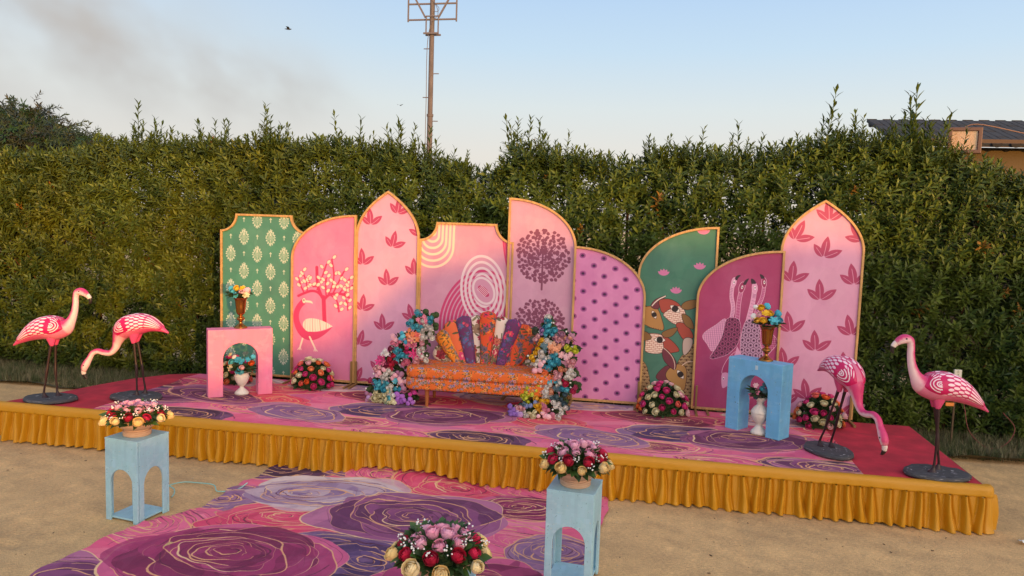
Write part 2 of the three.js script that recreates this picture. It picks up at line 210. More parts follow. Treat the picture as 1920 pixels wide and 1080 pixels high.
{ // runner on the ground
  const X0 = -6.95, X1 = -3.05, Z0 = -0.25, Z1 = 6.0, W = X1 - X0, L = Z1 - Z0, s = 320;
  const c = canvas(Math.round(W * s), Math.round(L * s), (ctx) => {
    ctx.scale(s, s); ctx.translate(-X0, -Z0); ctx.save(); ctx.translate(X0, Z0); carpetGround(ctx, W, L, 23); ctx.restore();
    const F = [[-6.35, 0.12, 0.62, 0.30, 'night'], [-5.5, 0.02, 0.5, 0.22, 'lilac'], [-5.2, 0.1, 0.45, 0.24, 'pink'], [-4.5, 0.2, 0.66, 0.32, 'crimson'], [-3.7, 0.1, 0.55, 0.3, 'pink'], [-3.75, 0.5, 0.5, 0.28, 'plum'], [-6.35, 0.92, 0.45, 0.28, 'lilac'], [-6.6, 1.6, 0.5, 0.36, 'pink'], [-5.55, 1.25, 0.72, 0.34, 'crimson'], [-5.55, 0.62, 0.8, 0.38, 'mist'], [-3.9, 1.2, 0.55, 0.35, 'pink'], [-3.45, 1.35, 0.4, 0.3, 'lilac'], [-6.6, 2.6, 0.5, 0.4, 'purple'], [-4.85, 1.82, 0.72, 0.46, 'navy'], [-4.0, 2.0, 0.6, 0.42, 'plum'], [-5.75, 2.0, 0.84, 0.56, 'plum'], [-4.68, 0.95, 0.82, 0.50, 'purple'], [-5.4, 3.0, 0.8, 0.5, 'lilac'], [-4.2, 3.1, 0.8, 0.5, 'pink'], [-6.3, 3.6, 0.7, 0.5, 'aubergine'], [-4.8, 4.0, 0.8, 0.5, 'crimson'], [-3.6, 4.2, 0.7, 0.5, 'purple'], [-5.8, 4.8, 0.8, 0.5, 'mist'], [-4.3, 5.2, 0.8, 0.5, 'navy']];
    F.forEach((f, i) => rose(ctx, ...f, 300 + i * 17, 12, 1.15)); ctx.translate(X0, Z0); weave(ctx, W, L, rng(6));
  });
  const edgeL = (z) => -6.44 + 0.14 * nz(z * 1.6, 2) + 0.05 * nz(z * 6, 4) - 0.22 * smooth(1.0, 1.7, z) - 0.12 * smooth(1.6, 2.6, z), edgeR = (z) => -3.12 - 0.06 * z + 0.05 * nz(z * 1.7, 9) + 0.02 * nz(z * 6, 4);
  const g = grid(120, 170, (u, v) => { const z = lerp(Z0, Z1, v), x = lerp(edgeL(z), edgeR(z), u); const hump = 0.075 * Math.exp(-(((z + 0.02) / 0.2) ** 2)) * smooth(-5.75, -5.35, x) * smooth(-4.3, -4.9, x); const wr = Math.max(0, nz(x * 1.4, z * 1.1, 3)) * 0.012 + Math.max(0, nz(x * 4, z * 2.2, 8)) * 0.008 + 0.03 * Math.max(0, nz(z * 2.4, 1)) * smooth(0.12, 0, u); return [x, Math.max(sandY(x, z), -0.004) + 0.012 + wr + hump, z]; }, (u, v, q) => [(q[0] - X0) / W, 1 - (q[2] - Z0) / L]);
  tag(mesh('carpet_runner', g, std(0xffffff, 0.9, { bumpMap: pile(12, 19), bumpScale: 0.006, map: tex(c), side: THREE.DoubleSide })), 'pink and purple rose-printed carpet lying on the sand in front of the stage', 'carpet');
}
{ // pleated skirt round the front edge
  const t = thing('stage_skirt', 'mustard yellow pleated cloth skirt along the stage front', 'skirt');
  const cloth = new THREE.MeshPhysicalMaterial({ color: 0xc58a0e, roughness: 0.5, sheen: 0.4, sheenRoughness: 0.4, sheenColor: new THREE.Color(0xffc860), side: THREE.DoubleSide, bumpMap: tex(pix(256, 256, (u, v, i, j) => { const h = 128 + 60 * nz(i * 0.8, j * 0.1) + 40 * nz(i * 0.1, j * 0.8, 3); return [h, h, h]; }), { srgb: false, rep: [1, 1] }), bumpScale: 0.0012 });
  const R = rng(77), pl = []; for (let x = -0.02; x < 10.4; x += 0.112 + 0.05 * (R() - 0.5)) pl.push([x, R(), R(), R()]);
  const x0 = SX0 - 0.02, xe = SX1 + 0.02, len = xe - x0, side = 0.05;
  const at = (s, off, y) => { // walk along the front, round the corner, along the end
    const r = 0.03; if (s < len - r) return [x0 + s, y, off]; if (s < len + r) { const a = ((s - len + r) / (2 * r)) * (Math.PI / 2); return [xe - r + (r + off) * Math.sin(a), y, -r + (r + off) * Math.cos(a)]; } return [xe + off, y, -r - (s - len - r)]; };
  const relief = (s, v) => { // v: 0 at the band, 1 at the hem
    let z = 0.004 + 0.035 * v; let lo = 0, hi = pl.length - 1; while (hi - lo > 1) { const m = (lo + hi) >> 1; pl[m][0] > s ? (hi = m) : (lo = m); }
    for (let k = Math.max(0, lo - 1); k <= Math.min(pl.length - 1, lo + 2); k++) { const p = pl[k], c = p[0] + (p[1] - 0.5) * 0.045 * v * v + 0.006 * Math.sin(v * 4 + p[2] * 6), w = 0.015 + 0.009 * v + 0.014 * p[2] * v, d = (s - c) / w; const h = (0.055 - 0.016 * v + 0.022 * v * p[3]); z += h * Math.exp(-(d ** 4)) * (d > 0 ? 1 : Math.exp(-0.25 * d * d)); z -= 0.016 * Math.exp(-(((s - c - w * 1.5) / 0.012) ** 2)) + 0.010 * Math.exp(-(((s - c + w * 1.6) / 0.014) ** 2)); }
    return z + 0.012 + v * 0.014 * nz(s * 3.2, v * 1.3, 2) + v * v * 0.014 * nz(s * 9, v * 2, 6) + v * 0.003 * nz(s * 30, v * 3, 3); };
  const hem = (s) => { const x = x0 + s; return 0.012 + 0.012 * nz(s * 4, 3) + 0.008 * nz(s * 13, 5) + Math.max(0, sandY(x, 0.04)) + 0.085 * smooth(-5.65, -5.35, x) * smooth(-4.3, -4.8, x) + 0.05 * Math.exp(-(((x + 9.47) / 0.07) ** 2)) + 0.012 * smooth(-5, -3.3, x) * smooth(-3.1, -3.3, x); };
  const NU = 2400, NV = 18, T = len + side;
  mesh('pleated_cloth', grid(NU, NV, (u, v) => { const s = u * T, y = lerp(HS - 0.066, hem(s), v); return at(s, relief(s, v) + 0.012, y); }, (u, v) => [u * T * 4, v * 1.4]), cloth, t);
  const prof = [[-0.045, HS + 0.012], [-0.012, HS + 0.016], [0.012, HS + 0.012], [0.026, HS - 0.004], [0.031, HS - 0.03], [0.032, HS - 0.06], [0.034, HS - 0.074], [0.022, HS - 0.078]];
  mesh('band', grid(700, prof.length - 1, (u, v) => { const s = u * T, p = prof[Math.round(v * (prof.length - 1))]; return at(s, p[0] + 0.006 * nz(s * 2.2, p[1] * 6) + 0.003 * nz(s * 11, p[1] * 20, 2) + 0.008, p[1] + 0.005 * nz(s * 1.1, 4) + 0.0025 * nz(s * 6, 7)); }, (u, v) => [u * T * 4, v * 0.5]), cloth, t);
}

// ---------------------------------------------------------------- backdrop panels
function outline(kind, w, h) { // counter-clockwise from the lower left
  const p = [[0, 0], [w, 0]], A = (cx, cy, rx, ry, a0, a1, n = 28) => { for (let i = 0; i <= n; i++) { const a = lerp(a0, a1, i / n) * D; p.push([cx + rx * Math.cos(a), cy + ry * Math.sin(a)]); } };
  if (kind === 'notched') { const r = 0.205; A(w, h, r, r, 270, 180); A(0, h, r, r, 0, -90); }
  else if (kind === 'quarterLeft') { p.push([w, h]); A(w, h - 0.56, w, 0.56, 90, 180, 36); }      // the curve falls to the left
  else if (kind === 'quarterRight') { A(0, h - 0.56, w, 0.56, 0, 90, 36); }
  else if (kind === 'pointed') { const s = 0.52, hw = w / 2, at = (t) => [hw * ((1 - t) ** 2 + 2 * t * (1 - t) * 0.93), h - s + s * (2 * t * (1 - t) * 0.55 + t * t)]; for (let i = 0; i <= 26; i++) { const q = at(i / 26); p.push([hw + q[0], q[1]]); } for (let i = 25; i >= 0; i--) { const q = at(i / 26); p.push([hw - q[0], q[1]]); } }
  return p.filter((q, i) => i === 0 || Math.hypot(q[0] - p[i - 1][0], q[1] - p[i - 1][1]) > 1e-4);
}
function inset(p, d) { const n = p.length; return p.map((q, i) => { const a = p[(i + n - 1) % n], b = p[(i + 1) % n]; let e1 = [q[0] - a[0], q[1] - a[1]], e2 = [b[0] - q[0], b[1] - q[1]]; const l1 = Math.hypot(...e1), l2 = Math.hypot(...e2); e1 = e1.map((v) => v / l1); e2 = e2.map((v) => v / l2); const n1 = [-e1[1], e1[0]], n2 = [-e2[1], e2[0]], m = [n1[0] + n2[0], n1[1] + n2[1]], k = 1 + n1[0] * n2[0] + n1[1] * n2[1]; return [q[0] + (m[0] * d) / k, q[1] + (m[1] * d) / k]; }); }
const printBump = tex(pix(256, 512, (u, v) => { const h = 128 + 70 * fbm(u * 3, v * 2, 6, 3) + 40 * fbm(u * 9 + v * 3, v * 4, 1, 3); return [h, h, h]; }), { srgb: false });
const shapeOf = (p) => new THREE.Shape(p.map((q) => new THREE.Vector2(q[0], q[1])));
function panel(kind, x, z, w, h, turn, label, paint, feet = [0.03, -0.03]) {
  const t = thing('backdrop_panel', label, 'backdrop panel', [x, HS + 0.03, z], turn, null), o = outline(kind, w, h), i1 = inset(o, 0.019);
  const b = new THREE.ExtrudeGeometry(shapeOf(inset(o, 0.006)), { depth: 0.016, bevelEnabled: false }); mesh('board', moved(b, 0, 0, -0.03), M.board, t);
  const f = new THREE.ShapeGeometry(shapeOf(inset(o, 0.012))), P = f.attributes.position, uv = f.attributes.uv; for (let i = 0; i < P.count; i++) uv.setXY(i, P.getX(i) / w, P.getY(i) / h);
  const s = 420, c = canvas(Math.round(w * s), Math.round(h * s), (ctx) => { ctx.setTransform(s, 0, 0, -s, 0, h * s); ctx.lineJoin = ctx.lineCap = 'round'; paint(ctx, w, h); });
  mesh('print', moved(f, 0, 0, -0.011), std(0xffffff, 0.6, { map: tex(c), bumpMap: printBump, bumpScale: 0.007 }), t);
  const sh = shapeOf(o); sh.holes.push(new THREE.Path(i1.slice().reverse().map((q) => new THREE.Vector2(q[0], q[1])))); const fr = new THREE.ExtrudeGeometry(sh, { depth: 0.036, bevelEnabled: true, bevelSize: 0.003, bevelThickness: 0.003, bevelSegments: 1 });
  mesh('frame', moved(fr, 0, 0, -0.026), M.wood, t);
  for (const q of [0, 1]) { const fx = q ? w + feet[1] : feet[0]; const g = merged([moved(rbox(0.026, 0.024, 0.44, 0.003), fx, -0.016, 0.04), moved(rbox(0.022, 0.30, 0.02, 0.003), fx, 0.12, 0.026)]); mesh('foot', g, M.foot ??= std(0x8a6a3c, 0.6), t); }
  mesh('brace', moved(rbox(0.03, h * 0.8, 0.03, 0.003), w / 2, h * 0.4, -0.05), M.wood, t);
  return t;
}
const frameCtx = (ctx, x0, y0, k) => { ctx.translate(-x0 / k, y0 / k); ctx.scale(1 / k, -1 / k); };      // draw in units of 1 / k metre, y down
const fillP = (ctx, c, fn) => { ctx.beginPath(); fn(ctx); ctx.fillStyle = c; ctx.fill(); };
const strokeP = (ctx, c, w, fn) => { ctx.beginPath(); fn(ctx); ctx.strokeStyle = c; ctx.lineWidth = w; ctx.stroke(); };
const poly = (pts) => (x) => { pts.forEach((p, i) => (i ? x.lineTo(...p) : x.moveTo(...p))); };
const closed = (pts) => (x) => { const n = pts.length, T = 0.19; x.moveTo(...pts[0]); for (let i = 0; i < n; i++) { const z = pts[(i + n - 1) % n], a = pts[i], b = pts[(i + 1) % n], c = pts[(i + 2) % n]; x.bezierCurveTo(a[0] + (b[0] - z[0]) * T, a[1] + (b[1] - z[1]) * T, b[0] - (c[0] - a[0]) * T, b[1] - (c[1] - a[1]) * T, b[0], b[1]); } x.closePath(); };
const open = (pts) => (x) => { x.moveTo(...pts[0]); for (let i = 1; i < pts.length - 1; i++) { const a = pts[i], b = pts[i + 1]; x.quadraticCurveTo(a[0], a[1], (a[0] + b[0]) / 2, (a[1] + b[1]) / 2); } x.lineTo(...pts.at(-1)); };
const oval = (cx, cy, rx, ry, r = 0) => (x) => x.ellipse(cx, cy, rx, ry, r, 0, 6.2832);
const wash = (ctx, w, h, c) => { ctx.fillStyle = c; ctx.fillRect(-0.1, -0.1, w + 0.2, h + 0.2); const R = rng(9); for (let i = 0; i < 70; i++) { ctx.fillStyle = css(R() < 0.5 ? [255, 240, 240] : [60, 20, 50], 0.018); path(ctx, blob(R() * w, R() * h, 0.05 + 0.2 * R(), 0.05 + 0.3 * R(), R, 0.4)); ctx.fill(); } };
function petal(ctx, x, y, len, wid, a, fill, rib) { ctx.save(); ctx.translate(x, y); ctx.rotate(a); ctx.beginPath(); ctx.moveTo(0, 0); ctx.bezierCurveTo(wid * 0.9, len * 0.25, wid * 0.75, len * 0.68, 0, len); ctx.bezierCurveTo(-wid * 0.75, len * 0.68, -wid * 0.9, len * 0.25, 0, 0); ctx.fillStyle = fill; ctx.fill(); if (rib) { ctx.strokeStyle = rib; ctx.lineWidth = len * 0.026; ctx.beginPath(); ctx.moveTo(0, 0); ctx.quadraticCurveTo(wid * 0.08, len * 0.4, 0, len * 0.72); ctx.stroke(); } ctx.restore(); }
function trefoil(ctx, x, y, s, rot, fill, rib) { petal(ctx, x, y + 0.03 * s, s * 1.12, s * 0.36, rot + 0.10, fill, rib); petal(ctx, x - 0.05 * s, y, s * 0.85, s * 0.30, rot + 0.86, fill, rib); petal(ctx, x + 0.05 * s, y, s * 0.98, s * 0.33, rot - 0.90, fill, rib); }
function medallion(ctx, x, y, s) {
  const light = 'rgb(190,200,182)', gr = 'rgb(74,134,110)'; ctx.save(); ctx.translate(x, y); ctx.scale(s, s);
  const pts = []; for (let i = 0; i < 96; i++) { const a = (i / 96) * 6.2832, ca = Math.cos(a), sa = Math.sin(a); const e = i % 6 < 3 ? 1 : 0.78, w = 0.35 * Math.sign(ca) * Math.pow(Math.abs(ca), 1.25) * e, hh = 0.53 * Math.sign(sa) * Math.pow(Math.abs(sa), sa < 0 ? 1.1 : 1.5) * (Math.abs(ca) > 0.15 ? e : 1); pts.push([w, hh]); }
  fillP(ctx, light, poly(pts)); for (let k = 0; k < 3; k++) for (const q of [-1, 1]) strokeP(ctx, gr, 0.034, (c) => { c.moveTo(0.03 * q, -0.34 + k * 0.06); c.quadraticCurveTo(q * (0.3 - 0.08 * k), -0.16 + 0.05 * k, q * (0.2 - 0.07 * k), 0.1 + 0.09 * k); });
  fillP(ctx, gr, oval(0, -0.02, 0.045, 0.13)); fillP(ctx, light, oval(0, -0.02, 0.02, 0.09)); for (let i = 0; i < 9; i++) { const a = (i / 9) * 6.28 + 0.3; fillP(ctx, gr, oval(Math.cos(a) * 0.2, Math.sin(a) * 0.31, 0.02, 0.028)); }
  ctx.restore();
}
const DEEP = 'rgb(176,62,104)', CREAM = 'rgb(240,212,200)';
const zP = -1.955;
panel('notched', -8.165, zP - 0.03, 1.15, 2.02, 0.9 * D, 'green notched backdrop panel with pale damask medallions, behind the pink arch', (ctx, w, h) => {
  wash(ctx, w, h, 'rgb(70,132,110)');
  for (let j = 0; j < 10; j++) for (let i = -1; i < 5; i++) { const x = 0.13 + i * 0.355 + (j % 2 ? 0.178 : 0), y = h - 0.07 - j * 0.212; medallion(ctx, x, y, 0.2); const ax = x + 0.178; strokeP(ctx, 'rgb(184,198,178)', 0.01, (c) => { c.moveTo(ax, y - 0.025); c.lineTo(ax, y + 0.02); }); fillP(ctx, 'rgb(184,198,178)', poly([[ax - 0.02, y + 0.008], [ax, y + 0.034], [ax + 0.02, y + 0.008]])); }
});
panel('quarterLeft', -7.2, zP, 0.835, 2.05, 0, 'rounded pink backdrop panel printed with a bird under a leafy tree', (ctx, w, h) => {
  wash(ctx, w, h, 'rgb(224,126,168)'); const bird = 'rgb(196,58,110)', tree = 'rgb(190,48,96)';
  frameCtx(ctx, 20, 1270, 772);
  strokeP(ctx, tree, 40, open([[358, 700], [352, 610], [350, 540], [345, 470]])); strokeP(ctx, tree, 24, open([[346, 500], [310, 430], [230, 410], [150, 440], [90, 470]])); strokeP(ctx, tree, 24, open([[350, 500], [390, 440], [470, 430], [540, 430], [600, 460]])); strokeP(ctx, tree, 30, open([[330, 470], [300, 410], [280, 340], [275, 190]]));
  const br = [[[150, 440], [110, 370], [90, 300]], [[180, 425], [175, 330], [130, 240]], [[280, 400], [330, 280], [370, 160]], [[372, 460], [365, 380], [370, 290]], [[395, 440], [440, 350], [450, 240], [425, 110]], [[440, 430], [490, 330], [545, 220]], [[500, 430], [560, 360], [600, 290]], [[545, 430], [590, 400], [625, 350]], [[420, 450], [480, 480], [495, 560], [500, 600]], [[540, 440], [585, 500], [590, 580]], [[290, 370], [230, 380], [190, 320]]];
  const R = rng(3); for (const b of br) { strokeP(ctx, tree, 15, open(b)); }
  for (const b of br) for (let k = 1; k <= 5; k++) { const t = k / 5, n = b.length - 1, s = Math.min(n - 1, Math.floor(t * n * 0.999)), f = t * n - s, x = lerp(b[s][0], b[s + 1][0], f), y = lerp(b[s][1], b[s + 1][1], f), q = k % 2 ? 1 : -1, dx = q * (20 + 10 * R()), dy = -18 - 12 * R(); strokeP(ctx, tree, 8, (c) => { c.moveTo(x, y); c.lineTo(x + dx * 0.7, y + dy * 0.5); }); const a = Math.atan2(dy, dx); fillP(ctx, tree, oval(x + dx, y + dy, 26, 18, a)); fillP(ctx, 'rgb(246,206,190)', oval(x + dx, y + dy, 22, 14.5, a)); }
  fillP(ctx, bird, (c) => { c.moveTo(128, 500); c.bezierCurveTo(60, 560, 20, 640, 50, 740); c.bezierCurveTo(80, 850, 150, 890, 210, 892); c.bezierCurveTo(290, 890, 380, 820, 442, 745); c.bezierCurveTo(300, 830, 160, 830, 118, 740); c.bezierCurveTo(80, 680, 90, 600, 160, 545); c.closePath(); });
  const wing = (c) => { c.moveTo(442, 744); c.bezierCurveTo(350, 690, 240, 660, 170, 690); c.bezierCurveTo(120, 720, 130, 790, 190, 808); c.bezierCurveTo(280, 812, 370, 780, 442, 744); };
  fillP(ctx, 'rgb(236,210,206)', wing); ctx.save(); ctx.beginPath(); wing(ctx); ctx.clip(); for (let i = 0; i < 15; i++) strokeP(ctx, i % 4 ? 'rgba(120,90,110,.55)' : 'rgba(160,130,140,.9)', i % 4 ? 2 : 6, (c) => { const x = 160 + i * 18; c.moveTo(x, 660); c.lineTo(x + 8 * (i % 3), 820); }); ctx.restore();
  fillP(ctx, CREAM, oval(148, 512, 19, 27)); strokeP(ctx, bird, 3, oval(148, 512, 19, 27)); fillP(ctx, 'rgb(30,15,20)', oval(147, 508, 6, 9)); fillP(ctx, CREAM, (c) => { c.moveTo(164, 508); c.lineTo(210, 510); c.quadraticCurveTo(240, 518, 236, 540); c.quadraticCurveTo(222, 528, 164, 528); });
  for (const [a, b, q] of [[[208, 858], [262, 962], 1], [[136, 880], [112, 958], -1]]) { strokeP(ctx, CREAM, 17, (c) => { c.moveTo(...a); c.lineTo(...b); }); for (const k of [-1, 0, 1]) strokeP(ctx, CREAM, 8, (c) => { c.moveTo(...b); c.lineTo(b[0] + k * 17 + q * 8, b[1] + 30); }); }
});
function leafPanel(list, base) { return (ctx, w, h) => { wash(ctx, w, h, base); for (const [x, y, s, r, c] of list(w, h)) trefoil(ctx, x, y, s, r, DEEP, c || base); }; }
panel('pointed', -6.368, zP - 0.012, 0.79, 2.35, 0.5 * D, 'tall pointed pink leaf-print panel between the bird panel and the notched pink panel', leafPanel((w, h) => [[150, 215, 0], [285, 155, -0.25], [400, 262, 0.2], [262, 325, -0.3], [112, 420, 0], [375, 460, -0.05], [240, 520, 0], [112, 655, -0.2], [372, 690, 0.2], [222, 750, 0], [100, 838, -0.35], [200, 965, -0.2], [85, 1030, -0.5]].map(([x, y, r]) => [((x - 78) / 320) * w, ((1035 - y) / 990) * h, 0.175, r]), 'rgb(217,160,190)'));
panel('notched', -5.575, zP - 0.03, 1.14, 2.0, 0, 'wide notched pink panel with concentric arch bands, behind the sofa', (ctx, w, h) => {
  wash(ctx, w, h, 'rgb(210,148,176)'); frameCtx(ctx, 400, 1075, 424); ctx.lineCap = 'butt';
  for (let i = 0; i < 6; i++) { const r = 14 + i * 19, c = 'rgb(240,206,186)'; strokeP(ctx, c, 12, (x) => { x.moveTo(468 - r * 0.95, 120); x.lineTo(466 - r, 280 + i * 14); x.ellipse(466, 280 + i * 14, r, r * 0.95, 0, Math.PI, 0, true); x.lineTo(470 + r, 120); }); }
  ctx.save(); ctx.beginPath(); ctx.rect(400, 160, 500, 915); ctx.clip();
  for (let i = 0; i < 10; i++) strokeP(ctx, 'rgb(204,62,116)', 12, (x) => x.ellipse(702, 700, 178 - i * 19, 245 - i * 26, 0.35, 0, 6.2832));
  for (let i = 0; i < 6; i++) strokeP(ctx, 'rgb(204,60,114)', 9, (x) => x.ellipse(900, 300, 20 + i * 10, 110 + i * 26, -0.1, 0, 6.2832));
  for (let i = 0; i < 4; i++) { strokeP(ctx, 'rgb(232,206,214)', 12.5, (x) => x.ellipse(735, 560, 112 - i * 21, 172 - i * 30, -0.12, 0, 6.2832)); }
  fillP(ctx, 'rgb(210,148,176)', oval(738, 562, 60, 78, -0.5)); strokeP(ctx, 'rgb(232,206,214)', 11, (x) => x.ellipse(738, 562, 50, 68, -0.5, 0, 6.2832)); fillP(ctx, 'rgb(196,54,108)', oval(737, 564, 36, 18, 0.75)); for (let i = -2; i < 3; i++) strokeP(ctx, 'rgb(232,206,214)', 3, (x) => { x.moveTo(714 + i * 5, 546 - i * 5); x.lineTo(756 + i * 5, 582 - i * 5); });
  ctx.restore();
});
function lifeTree(ctx, cx, cy, r, trunkTo, col, seed) {
  const R = rng(seed), sp = []; strokeP(ctx, col, r * 0.075, (c) => { c.moveTo(cx, cy - r * 0.25); c.lineTo(cx, trunkTo); });
  const leaf = (x, y, a, s) => { ctx.save(); ctx.translate(x, y); ctx.rotate(a); fillP(ctx, col, (c) => { c.moveTo(0, 0); c.bezierCurveTo(s * 0.2, -s * 0.75, s * 0.85, -s * 0.6, s * 1.15, 0); c.bezierCurveTo(s * 0.85, s * 0.6, s * 0.2, s * 0.6, 0, 0); }); ctx.restore(); };
  for (let i = 0; i < 4000 && sp.length < 165; i++) { const x = (R() * 2 - 1) * r, y = (R() * 2 - 1) * r; if (x * x + y * y > r * r || (Math.abs(x) < r * 0.06 && y > -r * 0.2)) continue; if (sp.every((q) => Math.hypot(q[0] - x, q[1] - y) > r * 0.115)) { sp.push([x, y]); const a = Math.atan2(y - 0.4 * r, x) + (R() - 0.5) * 3.0; strokeP(ctx, col, r * 0.012, (c) => { c.moveTo(cx + x - Math.cos(a) * r * 0.08, cy + y - Math.sin(a) * r * 0.08); c.lineTo(cx + x, cy + y); }); leaf(cx + x - Math.cos(a) * r * 0.03, cy + y - Math.sin(a) * r * 0.03, a, r * 0.135); } }
  for (let b = 0; b < 9; b++) { const a0 = lerp(-196, 16, b / 8) * D, x0 = cx, y0 = cy + r * (0.42 - 0.5 * Math.abs(Math.cos((b / 8 - 0.5) * 3.14)));
    const ex = cx + Math.cos(a0) * r * 0.72, ey = cy + Math.sin(a0) * r * 0.72; const mx = (x0 + ex) / 2 + (R() - 0.5) * r * 0.35, my = (y0 + ey) / 2 + r * 0.26;
    strokeP(ctx, col, r * 0.024, (c) => { c.moveTo(x0, y0); c.quadraticCurveTo(mx, my, ex, ey); });
    for (let k = 2; k <= 3; k++) { const t = k / 8, x = (1 - t) ** 2 * x0 + 2 * t * (1 - t) * mx + t * t * ex, y = (1 - t) ** 2 * y0 + 2 * t * (1 - t) * my + t * t * ey; for (const q of [-1, 1]) { const a = a0 + q * (0.9 + 0.3 * R()), l = r * 0.09; strokeP(ctx, col, r * 0.014, (c) => { c.moveTo(x, y); c.lineTo(x + Math.cos(a) * l, y + Math.sin(a) * l); }); leaf(x + Math.cos(a) * l * 0.8, y + Math.sin(a) * l * 0.8, a + (R() - 0.5), r * 0.095); } } }
}
panel('quarterRight', -4.5, zP - 0.016, 0.80, 2.31, 0, 'tall pale pink panel with two dark round trees, behind the right of the sofa', (ctx, w, h) => {
  wash(ctx, w, h, 'rgb(206,152,180)'); const col = 'rgb(128,66,94)'; frameCtx(ctx, 64, 972, 392); lifeTree(ctx, 226, 325, 118, 478, col, 4); lifeTree(ctx, 221, 640, 112, 800, col, 8);
});
panel('quarterRight', -3.715, zP + 0.03, 0.825, 1.78, 0, 'orchid pink rounded panel covered with purple ringed dots', (ctx, w, h) => {
  wash(ctx, w, h, 'rgb(216,134,186)'); for (let i = -2; i < 12; i++) for (let j = -3; j < 14; j++) { const x = 0.06 + i * 0.122 + j * 0.012 - 0.1, y = h - 0.08 - j * 0.205 - (i % 2 ? 0.105 : 0) - i * 0.012 + 0.3; fillP(ctx, 'rgb(140,62,128)', oval(x, y, 0.035, 0.03)); strokeP(ctx, 'rgb(176,92,152)', 0.005, oval(x, y, 0.026, 0.021)); fillP(ctx, 'rgb(66,24,72)', oval(x, y, 0.018, 0.015)); }
});
panel('quarterLeft', -2.985, zP - 0.02, 0.865, 2.05, 0.7 * D, 'dark green rounded panel with four folk-art deer heads and small lotus flowers', (ctx, w, h) => {
  wash(ctx, w, h, 'rgb(62,122,100)'); frameCtx(ctx, -22, 1044, 750);
  const lotus = (x, y, s) => { for (const a of [-0.95, -0.48, 0, 0.48, 0.95]) { ctx.save(); ctx.translate(x, y); ctx.rotate(a); fillP(ctx, 'rgb(206,120,166)', (c) => { c.moveTo(0, 0); c.bezierCurveTo(s * 0.3, -s * 0.4, s * 0.2, -s * 0.8, 0, -s); c.bezierCurveTo(-s * 0.2, -s * 0.8, -s * 0.3, -s * 0.4, 0, 0); }); ctx.restore(); } };
  lotus(300, 78, 60); lotus(190, -70, 60); lotus(485, -135, 62); lotus(500, 160, 50); lotus(500, -430, 66);
  const tan = 'rgb(180,132,74)', rust = 'rgb(168,72,58)', ink = 'rgb(52,24,22)', brick = 'rgb(238,214,196)', mar = 'rgb(112,48,62)', ear = 'rgb(136,98,54)';
  const shape = (c, pts) => { fillP(ctx, c, closed(pts)); strokeP(ctx, ink, 4, closed(pts)); };
  const eye = (x, y, r, a) => { ctx.save(); ctx.translate(x, y); ctx.rotate(a); fillP(ctx, 'rgb(244,232,220)', (c) => { c.moveTo(-r * 1.5, 0); c.quadraticCurveTo(0, -r * 1.5, r * 1.5, 0); c.quadraticCurveTo(0, r * 1.5, -r * 1.5, 0); }); strokeP(ctx, ink, 3, (c) => { c.moveTo(-r * 1.5, 0); c.quadraticCurveTo(0, -r * 1.5, r * 1.5, 0); c.quadraticCurveTo(0, r * 1.5, -r * 1.5, 0); }); fillP(ctx, 'rgb(38,26,26)', oval(0, 0, r * 0.8, r * 0.85)); ctx.restore(); };
  const bricks = (pts, ang) => { shape(brick, pts); ctx.save(); ctx.beginPath(); closed(pts)(ctx); ctx.clip(); const cx = pts.reduce((a, p) => a + p[0], 0) / pts.length, cy = pts.reduce((a, p) => a + p[1], 0) / pts.length; ctx.translate(cx, cy); ctx.rotate(ang); for (let j = -6; j < 7; j++) { strokeP(ctx, rust, 3, (c) => { c.moveTo(-150, j * 17); c.lineTo(150, j * 17); }); for (let i = -5; i < 6; i++) strokeP(ctx, rust, 2.5, (c) => { const x = i * 34 + (j % 2 ? 17 : 0); c.moveTo(x, j * 17); c.lineTo(x, j * 17 + 17); }); } ctx.restore(); };
  const scales = (pts) => { shape('rgb(96,60,38)', pts); ctx.save(); ctx.beginPath(); closed(pts)(ctx); ctx.clip(); for (let j = 0; j < 26; j++) for (let i = 0; i < 16; i++) for (let k = 1; k < 4; k++) strokeP(ctx, 'rgb(214,180,128)', 4, (c) => c.arc(-20 + i * 46 + (j % 2 ? 23 : 0), 440 + j * 28, k * 7, Math.PI, 0)); ctx.restore(); };
  scales([[-10, 640], [60, 680], [100, 760], [120, 900], [60, 1000], [-10, 1000]]); scales([[470, 500], [400, 580], [350, 660], [330, 760], [400, 900], [420, 1060], [560, 1060], [560, 500]]);
  shape(mar, [[-10, 150], [50, 190], [90, 230], [60, 250], [0, 230]]); shape(tan, [[20, 230], [90, 196], [150, 212], [190, 290], [214, 390], [150, 392], [80, 370], [30, 330]]); shape(mar, [[100, 200], [130, 140], [220, 100], [180, 150], [160, 215]]); strokeP(ctx, 'rgb(240,224,206)', 9, open([[108, 192], [140, 145], [215, 104]])); eye(128, 268, 26, 1.1); for (let i = 0; i < 6; i++) strokeP(ctx, ink, 3, (c) => c.arc(80 + i * 20, 375 + i * 3, 8, 0, 3.1));
  shape(rust, [[170, 140], [250, 128], [330, 165], [330, 200], [210, 250], [170, 190]]); bricks([[210, 250], [330, 185], [388, 240], [372, 330], [310, 342], [240, 300]], -0.2); shape(ear, [[350, 190], [390, 140], [490, 125], [480, 180], [400, 212]]); shape(rust, [[315, 345], [385, 330], [450, 400], [458, 455], [384, 468]]); shape('rgb(200,176,164)', [[384, 468], [456, 458], [450, 540], [392, 600]]); shape(ear, [[360, 255], [420, 270], [460, 340], [455, 375], [390, 340]]); eye(300, 208, 33, 0.55);
